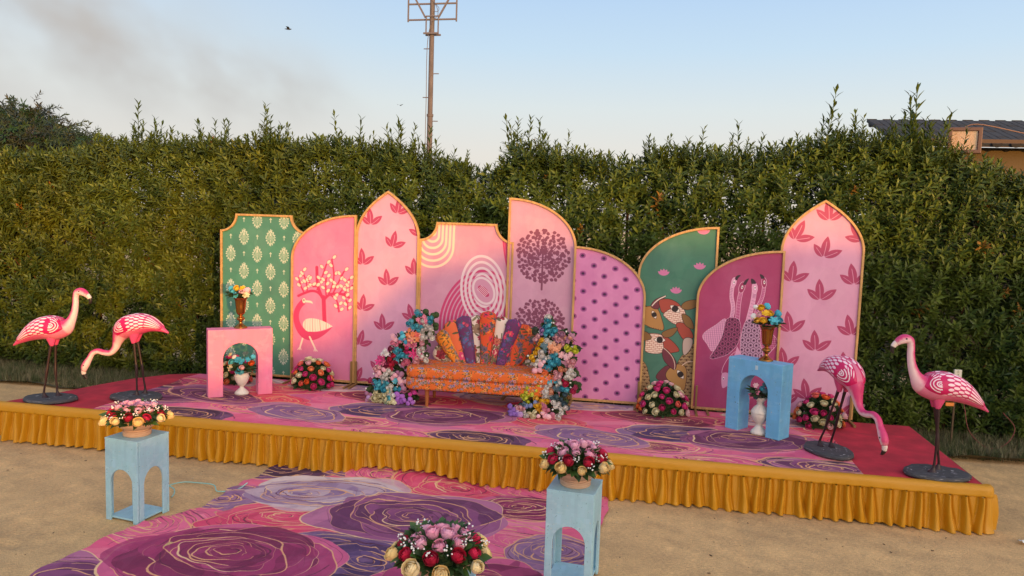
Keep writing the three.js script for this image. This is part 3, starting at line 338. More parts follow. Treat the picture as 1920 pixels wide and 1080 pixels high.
  shape(rust, [[200, 450], [270, 470], [350, 552], [320, 582], [220, 582]]); bricks([[70, 450], [110, 430], [200, 440], [215, 500], [210, 592], [80, 594], [66, 520]], 0.02); shape(ear, [[200, 425], [250, 390], [330, 370], [290, 440], [230, 458]]); shape(ear, [[-10, 420], [70, 420], [115, 470], [60, 495], [-10, 485]]); eye(186, 482, 33, 0);
  shape(mar, [[170, 800], [260, 700], [300, 780], [240, 840]]); shape(tan, [[255, 760], [300, 705], [370, 680], [420, 720], [425, 830], [400, 910], [310, 850], [260, 810]]); shape(mar, [[216, 560], [260, 570], [330, 660], [325, 730], [270, 700], [222, 640]]); strokeP(ctx, 'rgb(232,204,180)', 6, open([[224, 552], [290, 600], [325, 680], [322, 728]])); eye(374, 770, 31, 0.9); strokeP(ctx, 'rgb(232,204,180)', 7, open([[385, 690], [420, 655], [480, 650]]));
});
panel('quarterLeft', -2.325, zP + 0.03, 0.91, 1.815, 0, 'magenta rounded panel with white line-drawn long-necked birds and a fish, behind the blue arch', (ctx, w, h) => {
  wash(ctx, w, h, 'rgb(172,60,108)'); frameCtx(ctx, -8, 1251, 760); const ln = 'rgb(240,190,214)', pale = 'rgb(226,160,194)', ink = 'rgb(64,22,52)', grey = 'rgb(176,128,160)';
  const tail = (pts, f) => { fillP(ctx, f, closed(pts)); strokeP(ctx, ln, 4, closed(pts)); ctx.save(); ctx.beginPath(); closed(pts)(ctx); ctx.clip(); for (let i = 0; i < 34; i++) strokeP(ctx, f === pale ? 'rgb(140,60,106)' : ln, 2, (c) => { c.moveTo(40 + i * 18, 440); c.lineTo(100 + i * 18, 800); }); for (let i = 0; i < 18; i++) strokeP(ctx, f === pale ? 'rgba(140,60,106,.7)' : ln, 1.5, (c) => { c.moveTo(40, 480 + i * 16); c.lineTo(660, 440 + i * 16); }); ctx.restore(); };
  tail([[240, 470], [160, 520], [60, 610], [100, 690], [150, 745], [210, 660]], pale); tail([[520, 560], [600, 560], [670, 630], [620, 720], [560, 770]], 'rgb(172,60,108)');
  tail([[330, 740], [260, 830], [235, 930], [300, 935], [320, 850], [350, 770]], 'rgb(172,60,108)'); fillP(ctx, pale, closed([[236, 935], [300, 935], [300, 1010], [268, 1050], [240, 1045]])); fillP(ctx, 'rgb(250,236,240)', oval(250, 975, 7, 14)); fillP(ctx, ink, oval(250, 978, 4, 6));
  const neck = (pts, wid, f) => { strokeP(ctx, ln, wid + 7, open(pts)); strokeP(ctx, f, wid, open(pts)); for (let i = 0; i < pts.length - 1; i++) for (let k = 0; k < 8; k++) { const t = k / 8, x = lerp(pts[i][0], pts[i + 1][0], t), y = lerp(pts[i][1], pts[i + 1][1], t); strokeP(ctx, f === pale ? 'rgb(120,54,92)' : ln, 2, (c) => { c.moveTo(x - wid * 0.4, y); c.lineTo(x + wid * 0.4, y + 5); }); } };
  neck([[285, 150], [266, 250], [300, 360], [285, 460]], 26, pale); neck([[358, 190], [336, 280], [336, 480]], 30, 'rgb(190,92,138)'); neck([[458, 190], [460, 270], [420, 480]], 32, pale); neck([[535, 130], [535, 250], [490, 350], [480, 440]], 24, 'rgb(190,92,138)');
  for (const [x, y, rx, ry, a, f, bk] of [[288, 150, 20, 42, 0.15, pale, [[296, 118], [312, 92], [340, 88], [322, 112], [312, 132]]], [356, 190, 24, 48, 0.2, 'rgb(160,50,96)', [[364, 160], [384, 124], [408, 112], [398, 140], [384, 166]]], [460, 190, 22, 46, -0.1, pale, [[430, 152], [426, 114], [450, 120], [468, 150], [440, 156]]], [532, 140, 20, 44, -0.1, 'rgb(160,50,96)', [[506, 106], [494, 74], [516, 78], [534, 102], [514, 110]]]]) { fillP(ctx, f, oval(x, y, rx, ry, a)); strokeP(ctx, ln, 3.5, oval(x, y, rx, ry, a)); fillP(ctx, 'rgb(58,34,50)', closed(bk)); fillP(ctx, 'rgb(250,240,240)', oval(x + 2, y - 2, 8, 16, a)); fillP(ctx, ink, oval(x + 2, y - 2, 4, 7)); }
  const bodyA = [[245, 470], [320, 450], [362, 500], [360, 640], [300, 740], [220, 790], [130, 806], [180, 700], [220, 600]], bodyB = [[400, 480], [470, 460], [520, 520], [530, 640], [560, 760], [520, 800], [400, 780], [370, 660]];
  for (const [b, f, g] of [[bodyA, 'rgb(132,52,92)', 'rgb(176,92,130)'], [bodyB, grey, 'rgb(206,170,192)']]) { fillP(ctx, f, closed(b)); ctx.save(); ctx.beginPath(); closed(b)(ctx); ctx.clip(); for (let j = 0; j < 9; j++) for (let i = 0; i < 12; i++) { const x = 110 + i * 46 + (j % 2 ? 23 : 0), y = 470 + j * 42; fillP(ctx, f, oval(x, y, 24, 30)); strokeP(ctx, ink, 3, oval(x, y, 24, 30)); strokeP(ctx, g, 4, oval(x, y - 3, 17, 20)); fillP(ctx, ink, oval(x, y - 4, 8, 8)); } ctx.restore(); strokeP(ctx, ln, 3, closed(b)); }
  fillP(ctx, pale, poly([[345, 690], [390, 765], [330, 770]]));
}, [0.05, -0.05]);
panel('pointed', -1.452, zP - 0.012, 0.855, 2.38, -0.8 * D, 'tall pointed pink leaf-print panel standing alone at the end beside the blue arch', leafPanel((w, h) => [[483, 128, 0], [345, 215, -0.5], [625, 210, 0.5], [470, 285, -0.25], [342, 395, -0.15], [605, 395, 0.1], [468, 468, 0], [350, 612, 0.1], [610, 612, 0.15], [462, 688, 0], [335, 770, 0.1], [590, 775, 0], [440, 900, 0.1], [585, 970, 0.25], [340, 930, 0]].map(([x, y, r]) => [((x - 288) / 350) * w, ((975 - y) / 930) * h, 0.2, r]), 'rgb(222,158,190)'));

// ---------------------------------------------------------------- sofa
function florals(w, h, base, list, n, size, seed, extra) { // a printed cloth: scattered blossoms with leaves
  return canvas(w, h, (ctx) => {
    ctx.fillStyle = base; ctx.fillRect(0, 0, w, h); const R = rng(seed); if (extra) extra(ctx, R);
    for (let i = 0; i < n; i++) { const x0 = R() * w, y0 = R() * h, s = size * (0.55 + 0.8 * R()), f = list[Math.floor(R() * list.length)], a0 = R() * 6.28; for (const dx of [-w, 0, w]) for (const dy of [-h, 0, h]) { const x = x0 + dx, y = y0 + dy; if (x < -60 || y < -60 || x > w + 60 || y > h + 60) continue; const Q = rng(i * 77 + seed); strokeP(ctx, f[2], s * 0.12, (c) => { c.moveTo(x, y); c.quadraticCurveTo(x + s * Math.cos(a0), y + s, x + 1.7 * s * Math.cos(a0 + 0.6), y + 1.5 * s * Math.sin(a0 + 0.6)); }); for (let k = 0; k < 3; k++) { const a = a0 + 1.5 + k * 1.1; fillP(ctx, f[2], oval(x + Math.cos(a) * s * 1.1, y + Math.sin(a) * s * 1.1, s * 0.5, s * 0.17, a)); } for (let k = 0; k < 6; k++) { const a = a0 + k * 1.047; fillP(ctx, f[0], oval(x + Math.cos(a) * s * 0.42, y + Math.sin(a) * s * 0.42, s * 0.36, s * 0.26, a)); } for (let k = 0; k < 5; k++) fillP(ctx, Q() < 0.5 ? f[1] : f[0], oval(x + (Q() - 0.5) * s * 0.8, y + (Q() - 0.5) * s * 0.8, s * 0.16, s * 0.1, Q() * 3)); fillP(ctx, f[1], oval(x, y, s * 0.2, s * 0.2)); } }
  });
}
const clothTex = {
  seat: florals(512, 512, 'rgb(222,104,34)', [['rgb(172,150,150)', 'rgb(96,60,92)', 'rgb(86,90,36)'], ['rgb(208,140,130)', 'rgb(170,44,84)', 'rgb(96,86,30)'], ['rgb(232,150,70)', 'rgb(150,60,40)', 'rgb(70,84,40)'], ['rgb(150,130,160)', 'rgb(70,50,100)', 'rgb(110,96,40)']], 125, 22, 3),
  orange: florals(512, 512, 'rgb(216,76,30)', [['rgb(214,46,70)', 'rgb(90,40,60)', 'rgb(74,80,52)'], ['rgb(112,84,96)', 'rgb(58,60,82)', 'rgb(80,84,44)'], ['rgb(236,124,44)', 'rgb(190,40,40)', 'rgb(90,70,30)']], 70, 34, 5),
  amber: florals(512, 512, 'rgb(232,130,30)', [['rgb(198,110,70)', 'rgb(120,60,60)', 'rgb(104,104,60)'], ['rgb(150,120,110)', 'rgb(80,60,80)', 'rgb(90,90,50)'], ['rgb(240,160,50)', 'rgb(200,70,50)', 'rgb(110,90,40)']], 110, 27, 6),
  rose: florals(512, 512, 'rgb(226,104,58)', [['rgb(216,44,96)', 'rgb(160,20,70)', 'rgb(120,100,50)'], ['rgb(210,60,110)', 'rgb(240,160,150)', 'rgb(90,84,50)']], 26, 54, 7),
  purple: florals(512, 512, 'rgb(104,42,90)', [['rgb(84,70,130)', 'rgb(120,60,120)', 'rgb(60,60,90)'], ['rgb(206,46,90)', 'rgb(230,110,90)', 'rgb(70,70,80)'], ['rgb(80,96,140)', 'rgb(150,70,130)', 'rgb(64,80,100)'], ['rgb(126,56,120)', 'rgb(70,40,90)', 'rgb(80,50,90)']], 95, 30, 8),
  white: florals(512, 512, 'rgb(226,206,192)', [['rgb(150,40,56)', 'rgb(110,24,40)', 'rgb(104,100,66)'], ['rgb(196,110,84)', 'rgb(150,60,50)', 'rgb(120,104,72)'], ['rgb(190,46,80)', 'rgb(230,180,160)', 'rgb(96,96,70)'], ['rgb(150,120,96)', 'rgb(110,80,60)', 'rgb(130,120,84)']], 46, 50, 9),
};
const clothBump = tex(pix(256, 256, (u, v, i, j) => { const h = 128 + 60 * nz(i * 0.9, j * 0.9) + 30 * ((i + j) % 2); return [h, h, h]; }), { srgb: false, rep: [6, 6] });
const clothM = (c, rx = 1, ry = 1) => new THREE.MeshPhysicalMaterial({ map: tex(c, { rep: [rx, ry] }), roughness: 0.75, sheen: 0.25, sheenRoughness: 0.6, bumpMap: clothBump, bumpScale: 0.001 });
{
  const t = thing('sofa', 'low orange floral sofa with a fan-shaped back of orange, purple and white channels', 'sofa', [-4.64, HS, -1.42], 2 * D);
  { // seat: rounded block whose ends curve back
    const L = 1.66, dp = 0.58, h = 0.235, pts = [], r = 0.16; const sh = new THREE.Shape(); sh.moveTo(-L / 2 + r, -dp / 2); sh.lineTo(L / 2 - r, -dp / 2); sh.quadraticCurveTo(L / 2, -dp / 2, L / 2, -dp / 2 + r); sh.lineTo(L / 2, dp / 2 - r); sh.quadraticCurveTo(L / 2, dp / 2, L / 2 - r, dp / 2); sh.lineTo(-L / 2 + r, dp / 2); sh.quadraticCurveTo(-L / 2, dp / 2, -L / 2, dp / 2 - r); sh.lineTo(-L / 2, -dp / 2 + r); sh.quadraticCurveTo(-L / 2, -dp / 2, -L / 2 + r, -dp / 2);
    const cushion = (y0, hh, bev) => { const g = new THREE.ExtrudeGeometry(sh, { depth: hh - 2 * bev, bevelEnabled: true, bevelSize: bev, bevelThickness: bev, bevelSegments: 5, bevelOffset: -bev, curveSegments: 10 }); g.rotateX(-Math.PI / 2); g.translate(0, y0 + bev, 0); const uv = g.attributes.uv, P = g.attributes.position, N = g.attributes.normal; for (let i = 0; i < P.count; i++) { const side = Math.abs(N.getY(i)) < 0.7; uv.setXY(i, P.getX(i) / 0.5 + (side ? P.getZ(i) : 0), (side ? P.getY(i) + P.getZ(i) * 0.0 : P.getZ(i)) / 0.5); } return g; };
    mesh('seat_base', cushion(0.2, 0.13, 0.03), clothM(clothTex.seat), t); mesh('seat_cushion', cushion(0.326, 0.125, 0.042), clothM(clothTex.seat), t);
  }
  const legM = std(0xa8622f, 0.5); for (const [x, z] of [[-0.58, 0.2], [0.56, 0.2], [-0.6, -0.22], [0.58, -0.22]]) mesh('leg', moved(new THREE.CylinderGeometry(0.026, 0.017, 0.205, 14), x, 0.1, z), legM, t);
  const K = [ // base x, base y, top x, top y, half width at base and top, cloth, how far behind
    [-0.36, 0.02, -0.55, 0.13, 0.06, 0.10, 'white', 0.05], [0.36, 0.02, 0.56, 0.12, 0.06, 0.10, 'white', 0.05], [-0.085, 0, -0.145, 0.485, 0.05, 0.10, 'white', 0.05], [0.085, 0, 0.15, 0.485, 0.05, 0.10, 'white', 0.05],
    [0.31, 0.02, 0.525, 0.30, 0.045, 0.098, 'orange', 0.004], [-0.31, 0.02, -0.515, 0.31, 0.045, 0.098, 'amber', 0.004], [-0.24, 0.01, -0.425, 0.42, 0.05, 0.10, 'rose', 0.012], [0.235, 0.01, 0.43, 0.41, 0.05, 0.102, 'orange', 0.012], [-0.157, 0, -0.285, 0.485, 0.05, 0.092, 'purple', -0.008], [0.167, 0, 0.30, 0.475, 0.05, 0.092, 'purple', -0.008], [0, 0, -0.003, 0.55, 0.052, 0.096, 'orange', -0.014],
  ];
  for (const [bx, by, tx, ty, w0, w1, c, back] of K) {
    const dx = tx - bx, dy = ty - by, L = Math.hypot(dx, dy), nS = 26, nR = 20; const wAt = (s) => lerp(w0, w1, Math.pow(s, 0.8));
    const g = grid(nR, nS, (u, v) => { const over = L + w1 * 0.75, d = v * over; let w = wAt(Math.min(1, d / L)), th = 0.052; if (d > L) { const q = clamp((d - L) / (w1 * 0.75)); w *= Math.sqrt(Math.max(0.0004, 1 - q * q)); th *= Math.sqrt(Math.max(0.01, 1 - q ** 3)); } const a = u * 2 * Math.PI, ca = Math.cos(a), sa = Math.sin(a); const px = w * Math.sign(ca) * Math.pow(Math.abs(ca), 0.75), pz = th * Math.sign(sa) * Math.pow(Math.abs(sa), 0.75) + 0.006 * nz(d * 9, a, bx * 9) ; const ex = dy / L, ey = -dx / L; const x = bx + (dx / L) * d + ex * px, y = by + (dy / L) * d + ey * px; return [x, 0.42 + y, pz - 0.17 - back - 0.13 * (y / 0.6)]; }, (u, v) => [u * 0.9 + bx, v * L * 1.9]);
    mesh('back_channel', g, clothM(clothTex[c], 1, 1), t);
  }
}

// ---------------------------------------------------------------- arch tables, stands, vases
function paintTex(base, seed, chips = 60, strip) { // brushed paint, scuffed and chipped here and there
  return tex(canvas(512, 512, (ctx, w, h) => { ctx.fillStyle = css(base); ctx.fillRect(0, 0, w, h); const R = rng(seed); for (let i = 0; i < 240; i++) { const k = 0.92 + 0.16 * R(); ctx.fillStyle = css(base.map((c) => Math.min(255, c * k + (R() - 0.5) * 8)), 0.22); ctx.fillRect(R() * w - 40, R() * h - 60, 14 + R() * 70, 30 + R() * 140); } for (let i = 0; i < 70; i++) { ctx.fillStyle = css([255, 255, 255], 0.06); path(ctx, blob(R() * w, R() * h, 8 + 26 * R(), 4 + 20 * R(), R, 0.5)); ctx.fill(); } for (let i = 0; i < chips; i++) { ctx.fillStyle = css(R() < 0.7 ? [70, 84, 92] : [216, 200, 180], 0.75); path(ctx, blob(R() * w, R() * h, 1 + 3.4 * R() * R(), 1 + 5 * R() * R(), R, 0.5)); ctx.fill(); } }), { rep: [1, 1] });
}
const worldUV = (g, s) => { const P = g.attributes.position, N = g.attributes.normal, uv = g.attributes.uv ?? new THREE.BufferAttribute(new Float32Array(P.count * 2), 2); for (let i = 0; i < P.count; i++) { const ax = Math.abs(N.getX(i)), ay = Math.abs(N.getY(i)), az = Math.abs(N.getZ(i)); const [a, b] = az >= ax && az >= ay ? [P.getX(i), P.getY(i)] : ax >= ay ? [P.getZ(i) + 0.37, P.getY(i) + 0.11] : [P.getX(i), P.getZ(i) + 0.53]; uv.setXY(i, a / s, b / s); } g.setAttribute('uv', uv); return g; };
function archTable(label, pos, turn, w, h, ow, spring, crown, dp, mat) {
  const t = thing('arch_table', label, 'arch table', pos, turn); const sh = new THREE.Shape(); sh.moveTo(-w / 2, 0); sh.lineTo(-ow / 2, 0); sh.lineTo(-ow / 2, spring); sh.absellipse(0, spring, ow / 2, crown - spring, Math.PI, 0, true); sh.lineTo(ow / 2, 0); sh.lineTo(w / 2, 0); sh.lineTo(w / 2, h); sh.lineTo(-w / 2, h); sh.closePath();
  const g = new THREE.ExtrudeGeometry(sh, { depth: dp - 0.012, bevelEnabled: true, bevelSize: 0.006, bevelThickness: 0.006, bevelSegments: 2, bevelOffset: -0.006, curveSegments: 28 }); g.translate(0, 0, -dp / 2 + 0.006);
  mesh('body', worldUV(g, 0.8), mat, t); return t;
}
const pinkTop = HS + 0.765, blueTop = HS + 0.755;
archTable('pink painted arch table standing before the green damask panel', [-7.40, HS + 0.006, -1.10], 36 * D, 0.69, 0.76, 0.375, 0.42, 0.605, 0.20, std(0xffffff, 0.55, { map: paintTex([232, 126, 160], 3, 12) }));
{
  const t = archTable('blue painted arch table with a pale square patch, before the magenta bird panel', [-1.706, HS + 0.006, -1.19], -37 * D, 0.60, 0.75, 0.31, 0.44, 0.60, 0.215, std(0xffffff, 0.5, { map: paintTex([110, 180, 220], 8, 70) }));
  mesh('patch', moved(rbox(0.03, 0.045, 0.002, 0.0008), 0.02, 0.685, 0.1085), std(0xb4d0dc, 0.7), t);
}
const standM = std(0xffffff, 0.6, { map: paintTex([158, 200, 213], 12, 110) });
function flowerStand(label, pos, turn) {
  const t = thing('flower_stand', label, 'flower stand', pos, turn, 'arched flower stands'); const w = 0.325, h = 0.655, th = 0.013, ow = 0.225, sp = 0.30, cr = 0.425;
  const side = () => { const sh = new THREE.Shape(); sh.moveTo(-w / 2, 0); sh.lineTo(-ow / 2, 0); sh.lineTo(-ow / 2, sp); sh.absellipse(0, sp, ow / 2, cr - sp, Math.PI, 0, true); sh.lineTo(ow / 2, 0); sh.lineTo(w / 2, 0); sh.lineTo(w / 2, h); sh.lineTo(-w / 2, h); sh.closePath(); return new THREE.ExtrudeGeometry(sh, { depth: th, bevelEnabled: true, bevelSize: 0.0025, bevelThickness: 0.0025, bevelSegments: 1, bevelOffset: -0.0025, curveSegments: 24 }); };
  for (let k = 0; k < 4; k++) { const g = side(); if (k % 2) g.scale((w - 2 * th - 0.012) / w, 1, 1); g.translate(0, 0, w / 2 - th); g.rotateY((k * Math.PI) / 2); mesh('arched_side', worldUV(g, 0.5), standM, t); }
  mesh('top', worldUV(moved(rbox(w + 0.004, 0.014, w + 0.004, 0.003), 0, h + 0.006, 0), 0.5), standM, t); mesh('bottom_board', worldUV(moved(rbox(w - 0.03, 0.014, w - 0.03, 0.002), 0, 0.022, 0), 0.5), standM, t); return t;
}
const ST = [[-6.845, 1.435, -9], [-3.297, 1.68, -6], [-3.82, 3.27, 6]];
flowerStand('pale blue arched flower stand on the sand nearest the pink arch end', [ST[0][0], 0.0, ST[0][1]], ST[0][2] * D);
flowerStand('pale blue arched flower stand on the runner edge, before the middle of the skirt', [ST[1][0], 0.012, ST[1][1]], ST[1][2] * D);
flowerStand('flower stand under the closest bowl of roses, almost wholly below the frame', [ST[2][0], 0.012, ST[2][1]], ST[2][2] * D);
const STOP = 0.668;
const brass = new THREE.MeshPhysicalMaterial({ color: 0xa9743a, metalness: 0.95, roughness: 0.28, roughnessMap: tex(pix(128, 128, (u, v) => { const k = 200 + 90 * fbm(u * 8, v * 8, 2, 3); return [k, k, k]; }), { srgb: false }) });
function brassVase(label, pos) { const t = thing('brass_vase', label, 'vase', pos); const p = smoothProfile([[0.001, 0], [0.07, 0], [0.072, 0.012], [0.05, 0.03], [0.02, 0.055], [0.018, 0.075], [0.042, 0.10], [0.044, 0.115], [0.02, 0.14], [0.028, 0.15], [0.045, 0.17], [0.053, 0.22], [0.058, 0.28], [0.066, 0.325], [0.082, 0.35], [0.078, 0.35], [0.06, 0.32], [0.05, 0.22]], 90); mesh('body', lathe(p, 36), brass, t); mesh('base_ring', moved(new THREE.TorusGeometry(0.069, 0.005, 8, 36), 0, 0.006, 0, Math.PI / 2), brass, t); return t; }
const VP = [[-7.40, pinkTop, -1.12], [-1.66, blueTop, -1.17]];
brassVase('slim brass vase standing on top of the pink arch table', VP[0]); brassVase('slim brass vase standing on top of the blue arch table', VP[1]);
const stone = std(0xe8ddd0, 0.7, { bumpMap: tex(pix(256, 256, (u, v) => { const h = 128 + 50 * Math.sin(u * 75 + 2 * Math.sin(v * 40)) * Math.sin(v * 50) + 50 * nz(u * 30, v * 30); return [h, h, h]; }), { srgb: false }), bumpScale: 0.006 });
function urn(name, label, pos, prof, rings) { const t = thing(name, label, 'urn', pos); mesh('body', lathe(smoothProfile(prof, 90), 40), stone, t); for (const [r, y] of rings) mesh('rim', moved(new THREE.TorusGeometry(r, 0.005, 8, 36), 0, y, 0, Math.PI / 2), stone, t); return t; }
const UP = [[-7.375, HS + 0.008, -1.10], [-1.69, HS + 0.008, -1.13]];
urn('white_urn', 'small white footed urn standing inside the pink arch table', UP[0], [[0.001, 0], [0.075, 0.002], [0.075, 0.022], [0.05, 0.05], [0.024, 0.075], [0.024, 0.09], [0.05, 0.12], [0.076, 0.175], [0.08, 0.215], [0.07, 0.245], [0.078, 0.255], [0.068, 0.25]], [[0.075, 0.012], [0.074, 0.248], [0.078, 0.205]]);
urn('white_urn', 'tall turned white urn standing inside the blue arch table', UP[1], [[0.001, 0], [0.078, 0.002], [0.078, 0.025], [0.05, 0.06], [0.03, 0.085], [0.03, 0.10], [0.052, 0.13], [0.084, 0.19], [0.086, 0.235], [0.06, 0.275], [0.032, 0.305], [0.032, 0.325], [0.06, 0.365], [0.064, 0.378], [0.05, 0.37]], [[0.078, 0.013], [0.087, 0.22], [0.035, 0.315], [0.064, 0.376]]);
const clayTex = tex(canvas(512, 256, (ctx, w, h) => { ctx.fillStyle = 'rgb(196,160,132)'; ctx.fillRect(0, 0, w, h); const R = rng(4); for (let i = 0; i < 260; i++) { ctx.fillStyle = css(R() < 0.5 ? [226, 206, 186] : [164, 116, 86], 0.16); ctx.fillRect(R() * w - 60, R() * h, 60 + 200 * R(), 1 + 7 * R()); } }), { rep: [1, 1] });
const clay = std(0xffffff, 0.85, { map: clayTex });
function bowl(label, pos) { const t = thing('clay_bowl', label, 'bowl', pos, 0, 'clay bowls of roses'); mesh('body', lathe(smoothProfile([[0.001, 0], [0.102, 0.001], [0.106, 0.012], [0.104, 0.028], [0.096, 0.042], [0.097, 0.054], [0.125, 0.07], [0.155, 0.094], [0.182, 0.126], [0.192, 0.142], [0.186, 0.145], [0.15, 0.105], [0.001, 0.08]], 90), 44), clay, t); mesh('foot_ring', moved(new THREE.TorusGeometry(0.100, 0.008, 8, 40), 0, 0.035, 0, Math.PI / 2), clay, t); return t; }

// ---------------------------------------------------------------- flowers
function patch(nu, nv, fn) { return grid(nu, nv, fn).toNonIndexed(); }
function roseGeo(seed, rows, nu = 3, nv = 2, wf = 0.75) { const R = rng(seed), l = []; for (const [n, r0, r1, y0, y1, cup] of rows) for (let k = 0; k < n; k++) { const a = (k / n) * 6.28 + R() * 0.7 + r0 * 9, w = (6.28 / n) * wf; l.push(patch(nu, nv, (u, v) => { const q = a + (u - 0.5) * w * (wf < 0.6 ? 1.3 * Math.sin(Math.PI * (0.16 + 0.78 * v)) : 0.5 + 0.5 * Math.sin(Math.min(1, v * 1.2) * 1.57)) * 2, r = lerp(r0, r1, Math.pow(v, cup)) - 0.06 * (u - 0.5) ** 2 * v * 4, y = lerp(y0, y1, v) - 0.16 * ((u - 0.5) * 2) ** 2 * v + 0.04 * R(); return [Math.cos(q) * r, y, Math.sin(q) * r]; })); } l.push(new THREE.SphereGeometry(0.42, 7, 5).toNonIndexed().translate(0, 0.05, 0)); return merged(l.map((g) => { const k = 0.84 + 0.16 * R(), c = new Float32Array(g.attributes.position.count * 3).fill(k); g.setAttribute('color', new THREE.BufferAttribute(c, 3)); return g; })); }
function budGeo(seed, rows, core = 0.72, flat = 0.85) { // petals hugging a ball, row by row, each lip a little proud of the next row in
  const R = rng(seed), l = [new THREE.SphereGeometry(core, 8, 6).scale(1, flat, 1).toNonIndexed()];
  for (const [n, f0, f1, rad, lip] of rows) for (let k = 0; k < n; k++) { const a = (k / n) * 6.28 + f0 * 5 + 0.4 * R(), w = (6.28 / n) * 0.54; l.push(patch(3, 2, (u, v) => { const q = a + (u - 0.5) * 2 * w, e = Math.abs(u - 0.5) * 2, f = lerp(f1, f0, v * (1 - 0.22 * e * e)) * 1.5708, r = rad + lip * v * v - 0.05 * e * e; return [Math.cos(q) * Math.sin(f) * r, Math.cos(f) * r * flat, Math.sin(q) * Math.sin(f) * r]; })); }
  return merged(l.map((g) => { const k = 0.84 + 0.16 * R(), c = new Float32Array(g.attributes.position.count * 3).fill(k); g.setAttribute('color', new THREE.BufferAttribute(c, 3)); return g; }));
}
const G = {
  rose: [1, 2, 3].map((s) => budGeo(s, [[2, 0.04, 0.5, 0.66, 0.22], [3, 0.2, 0.72, 0.72, 0.24], [4, 0.4, 0.98, 0.78, 0.28], [5, 0.62, 1.2, 0.82, 0.42]], 0.6, 0.85)),
  bud: [4, 5].map((s) => budGeo(s, [[2, 0.06, 0.5, 0.70, 0.22], [3, 0.20, 0.8, 0.76, 0.22], [4, 0.34, 1.1, 0.82, 0.22], [5, 0.56, 1.35, 0.86, 0.36]], 0.68, 1.0)),
  open: [6, 7].map((s) => roseGeo(s, [[5, 0.1, 0.75, 0.2, 0.45, 0.9], [6, 0.2, 1.15, 0.0, 0.2, 0.8]], 3, 2, 0.58)),
  pom: [8, 9].map((s) => { const g = new THREE.IcosahedronGeometry(0.92, 2), P = g.attributes.position; for (let i = 0; i < P.count; i++) { const v = V(P.getX(i), P.getY(i), P.getZ(i)); v.multiplyScalar(1 + 0.28 * nz(v.x * 3.3 + s, v.y * 3.3, v.z * 3.3)); P.setXYZ(i, v.x, v.y * 0.85, v.z); } g.computeVertexNormals(); g.setAttribute('color', new THREE.BufferAttribute(new Float32Array(P.count * 3).fill(0.95), 3)); return merged([g]); }),
  lily: [10].map((s) => roseGeo(s, [[6, 0.08, 1.5, -0.1, 0.55, 0.9]], 2, 3, 0.3)),
};
function leafGeo(bend = 0.25, wid = 0.3) { return merged([patch(2, 4, (u, v) => { const w = wid * Math.sin(Math.PI * Math.pow(v, 0.8)) * (u - 0.5) * 2; return [w, -bend * v * v + Math.abs(w) * 0.35, v]; })]); }
const G_leaf = [leafGeo(0.15), leafGeo(0.4, 0.26), leafGeo(0.05, 0.34)];
const flowerMats = new Map();
function fm(hex) { if (!flowerMats.has(hex)) flowerMats.set(hex, std(hex, 0.75, { side: THREE.DoubleSide, vertexColors: true })); return flowerMats.get(hex); }
const Y = V(0, 1, 0);
function place(o, p, n, s, R) { o.position.copy(p); o.quaternion.setFromUnitVectors(Y, n.clone().normalize()); o.rotateY(R() * 6.28); if (typeof s === 'number') o.scale.set(s * (0.88 + 0.24 * R()), s * (0.72 + 0.36 * R()), s * (0.88 + 0.24 * R())); else o.scale.set(...s); return o; }
function flower(parent, kind, hex, p, n, s, R) { const l = G[kind]; return place(mesh('flower', l[Math.floor(R() * l.length)], fm(hex), parent), p, n, s, R); }
function leaves(parent, name, list, mat) { // list of [position, direction, size]
  const out = [], o = new THREE.Object3D(), R = rng(list.length); for (const [p, d, s] of list) { o.position.copy(p); o.up.set(0, 1, 0.01); o.lookAt(p.clone().add(d)); o.rotateZ((R() - 0.5) * 1.6); o.scale.setScalar(s); o.updateMatrix(); out.push(G_leaf[Math.floor(R() * 3)].clone().applyMatrix4(o.matrix)); }
  const m = mesh(name, merged(out), mat, parent); m.userData.kind = 'stuff'; return m;
}
const HX = { teal: [0x4db2c6, 0x62bfcd, 0x3a9db6], pink: [0xe2819b, 0xd9708e], white: [0xe9e4dc, 0xdfd8d2], coral: [0xe9695c, 0xee8a58], blush: [0xe9b6bb, 0xe5a7b0], peach: [0xe8a078, 0xe9b08e], wine: [0x7a1838, 0x8c1f46], hot: [0xcf2f72, 0xd83a80], red: [0xbf1f3e, 0xa81a38], mauve: [0xa06a86, 0xb17d98], lilac: [0xa37fb4, 0xb592c2], cream: [0xe4dbb4, 0xd9cfa4], purple: [0x9a55b4, 0xa966be], magenta: [0xb32382, 0xc23a90], yellow: [0xe9b514, 0xf0c22e], lime: [0xcfd23a, 0xdadf52], slate: [0x4c6670, 0x58747c], slateblue: [0x62719e, 0x7280ac], rosem: [0xa65a70, 0xb5687c], violet: [0x8a63b2, 0x7c58a6], orange: [0xe8632a, 0xe9743a], dark: [0x20301f], crimson: [0xb01846, 0xc0204e], gold: [0xe6ad2c, 0xeebb44] };
const pick = (n, R) => { const l = HX[n]; return l[Math.floor(R() * l.length)]; };
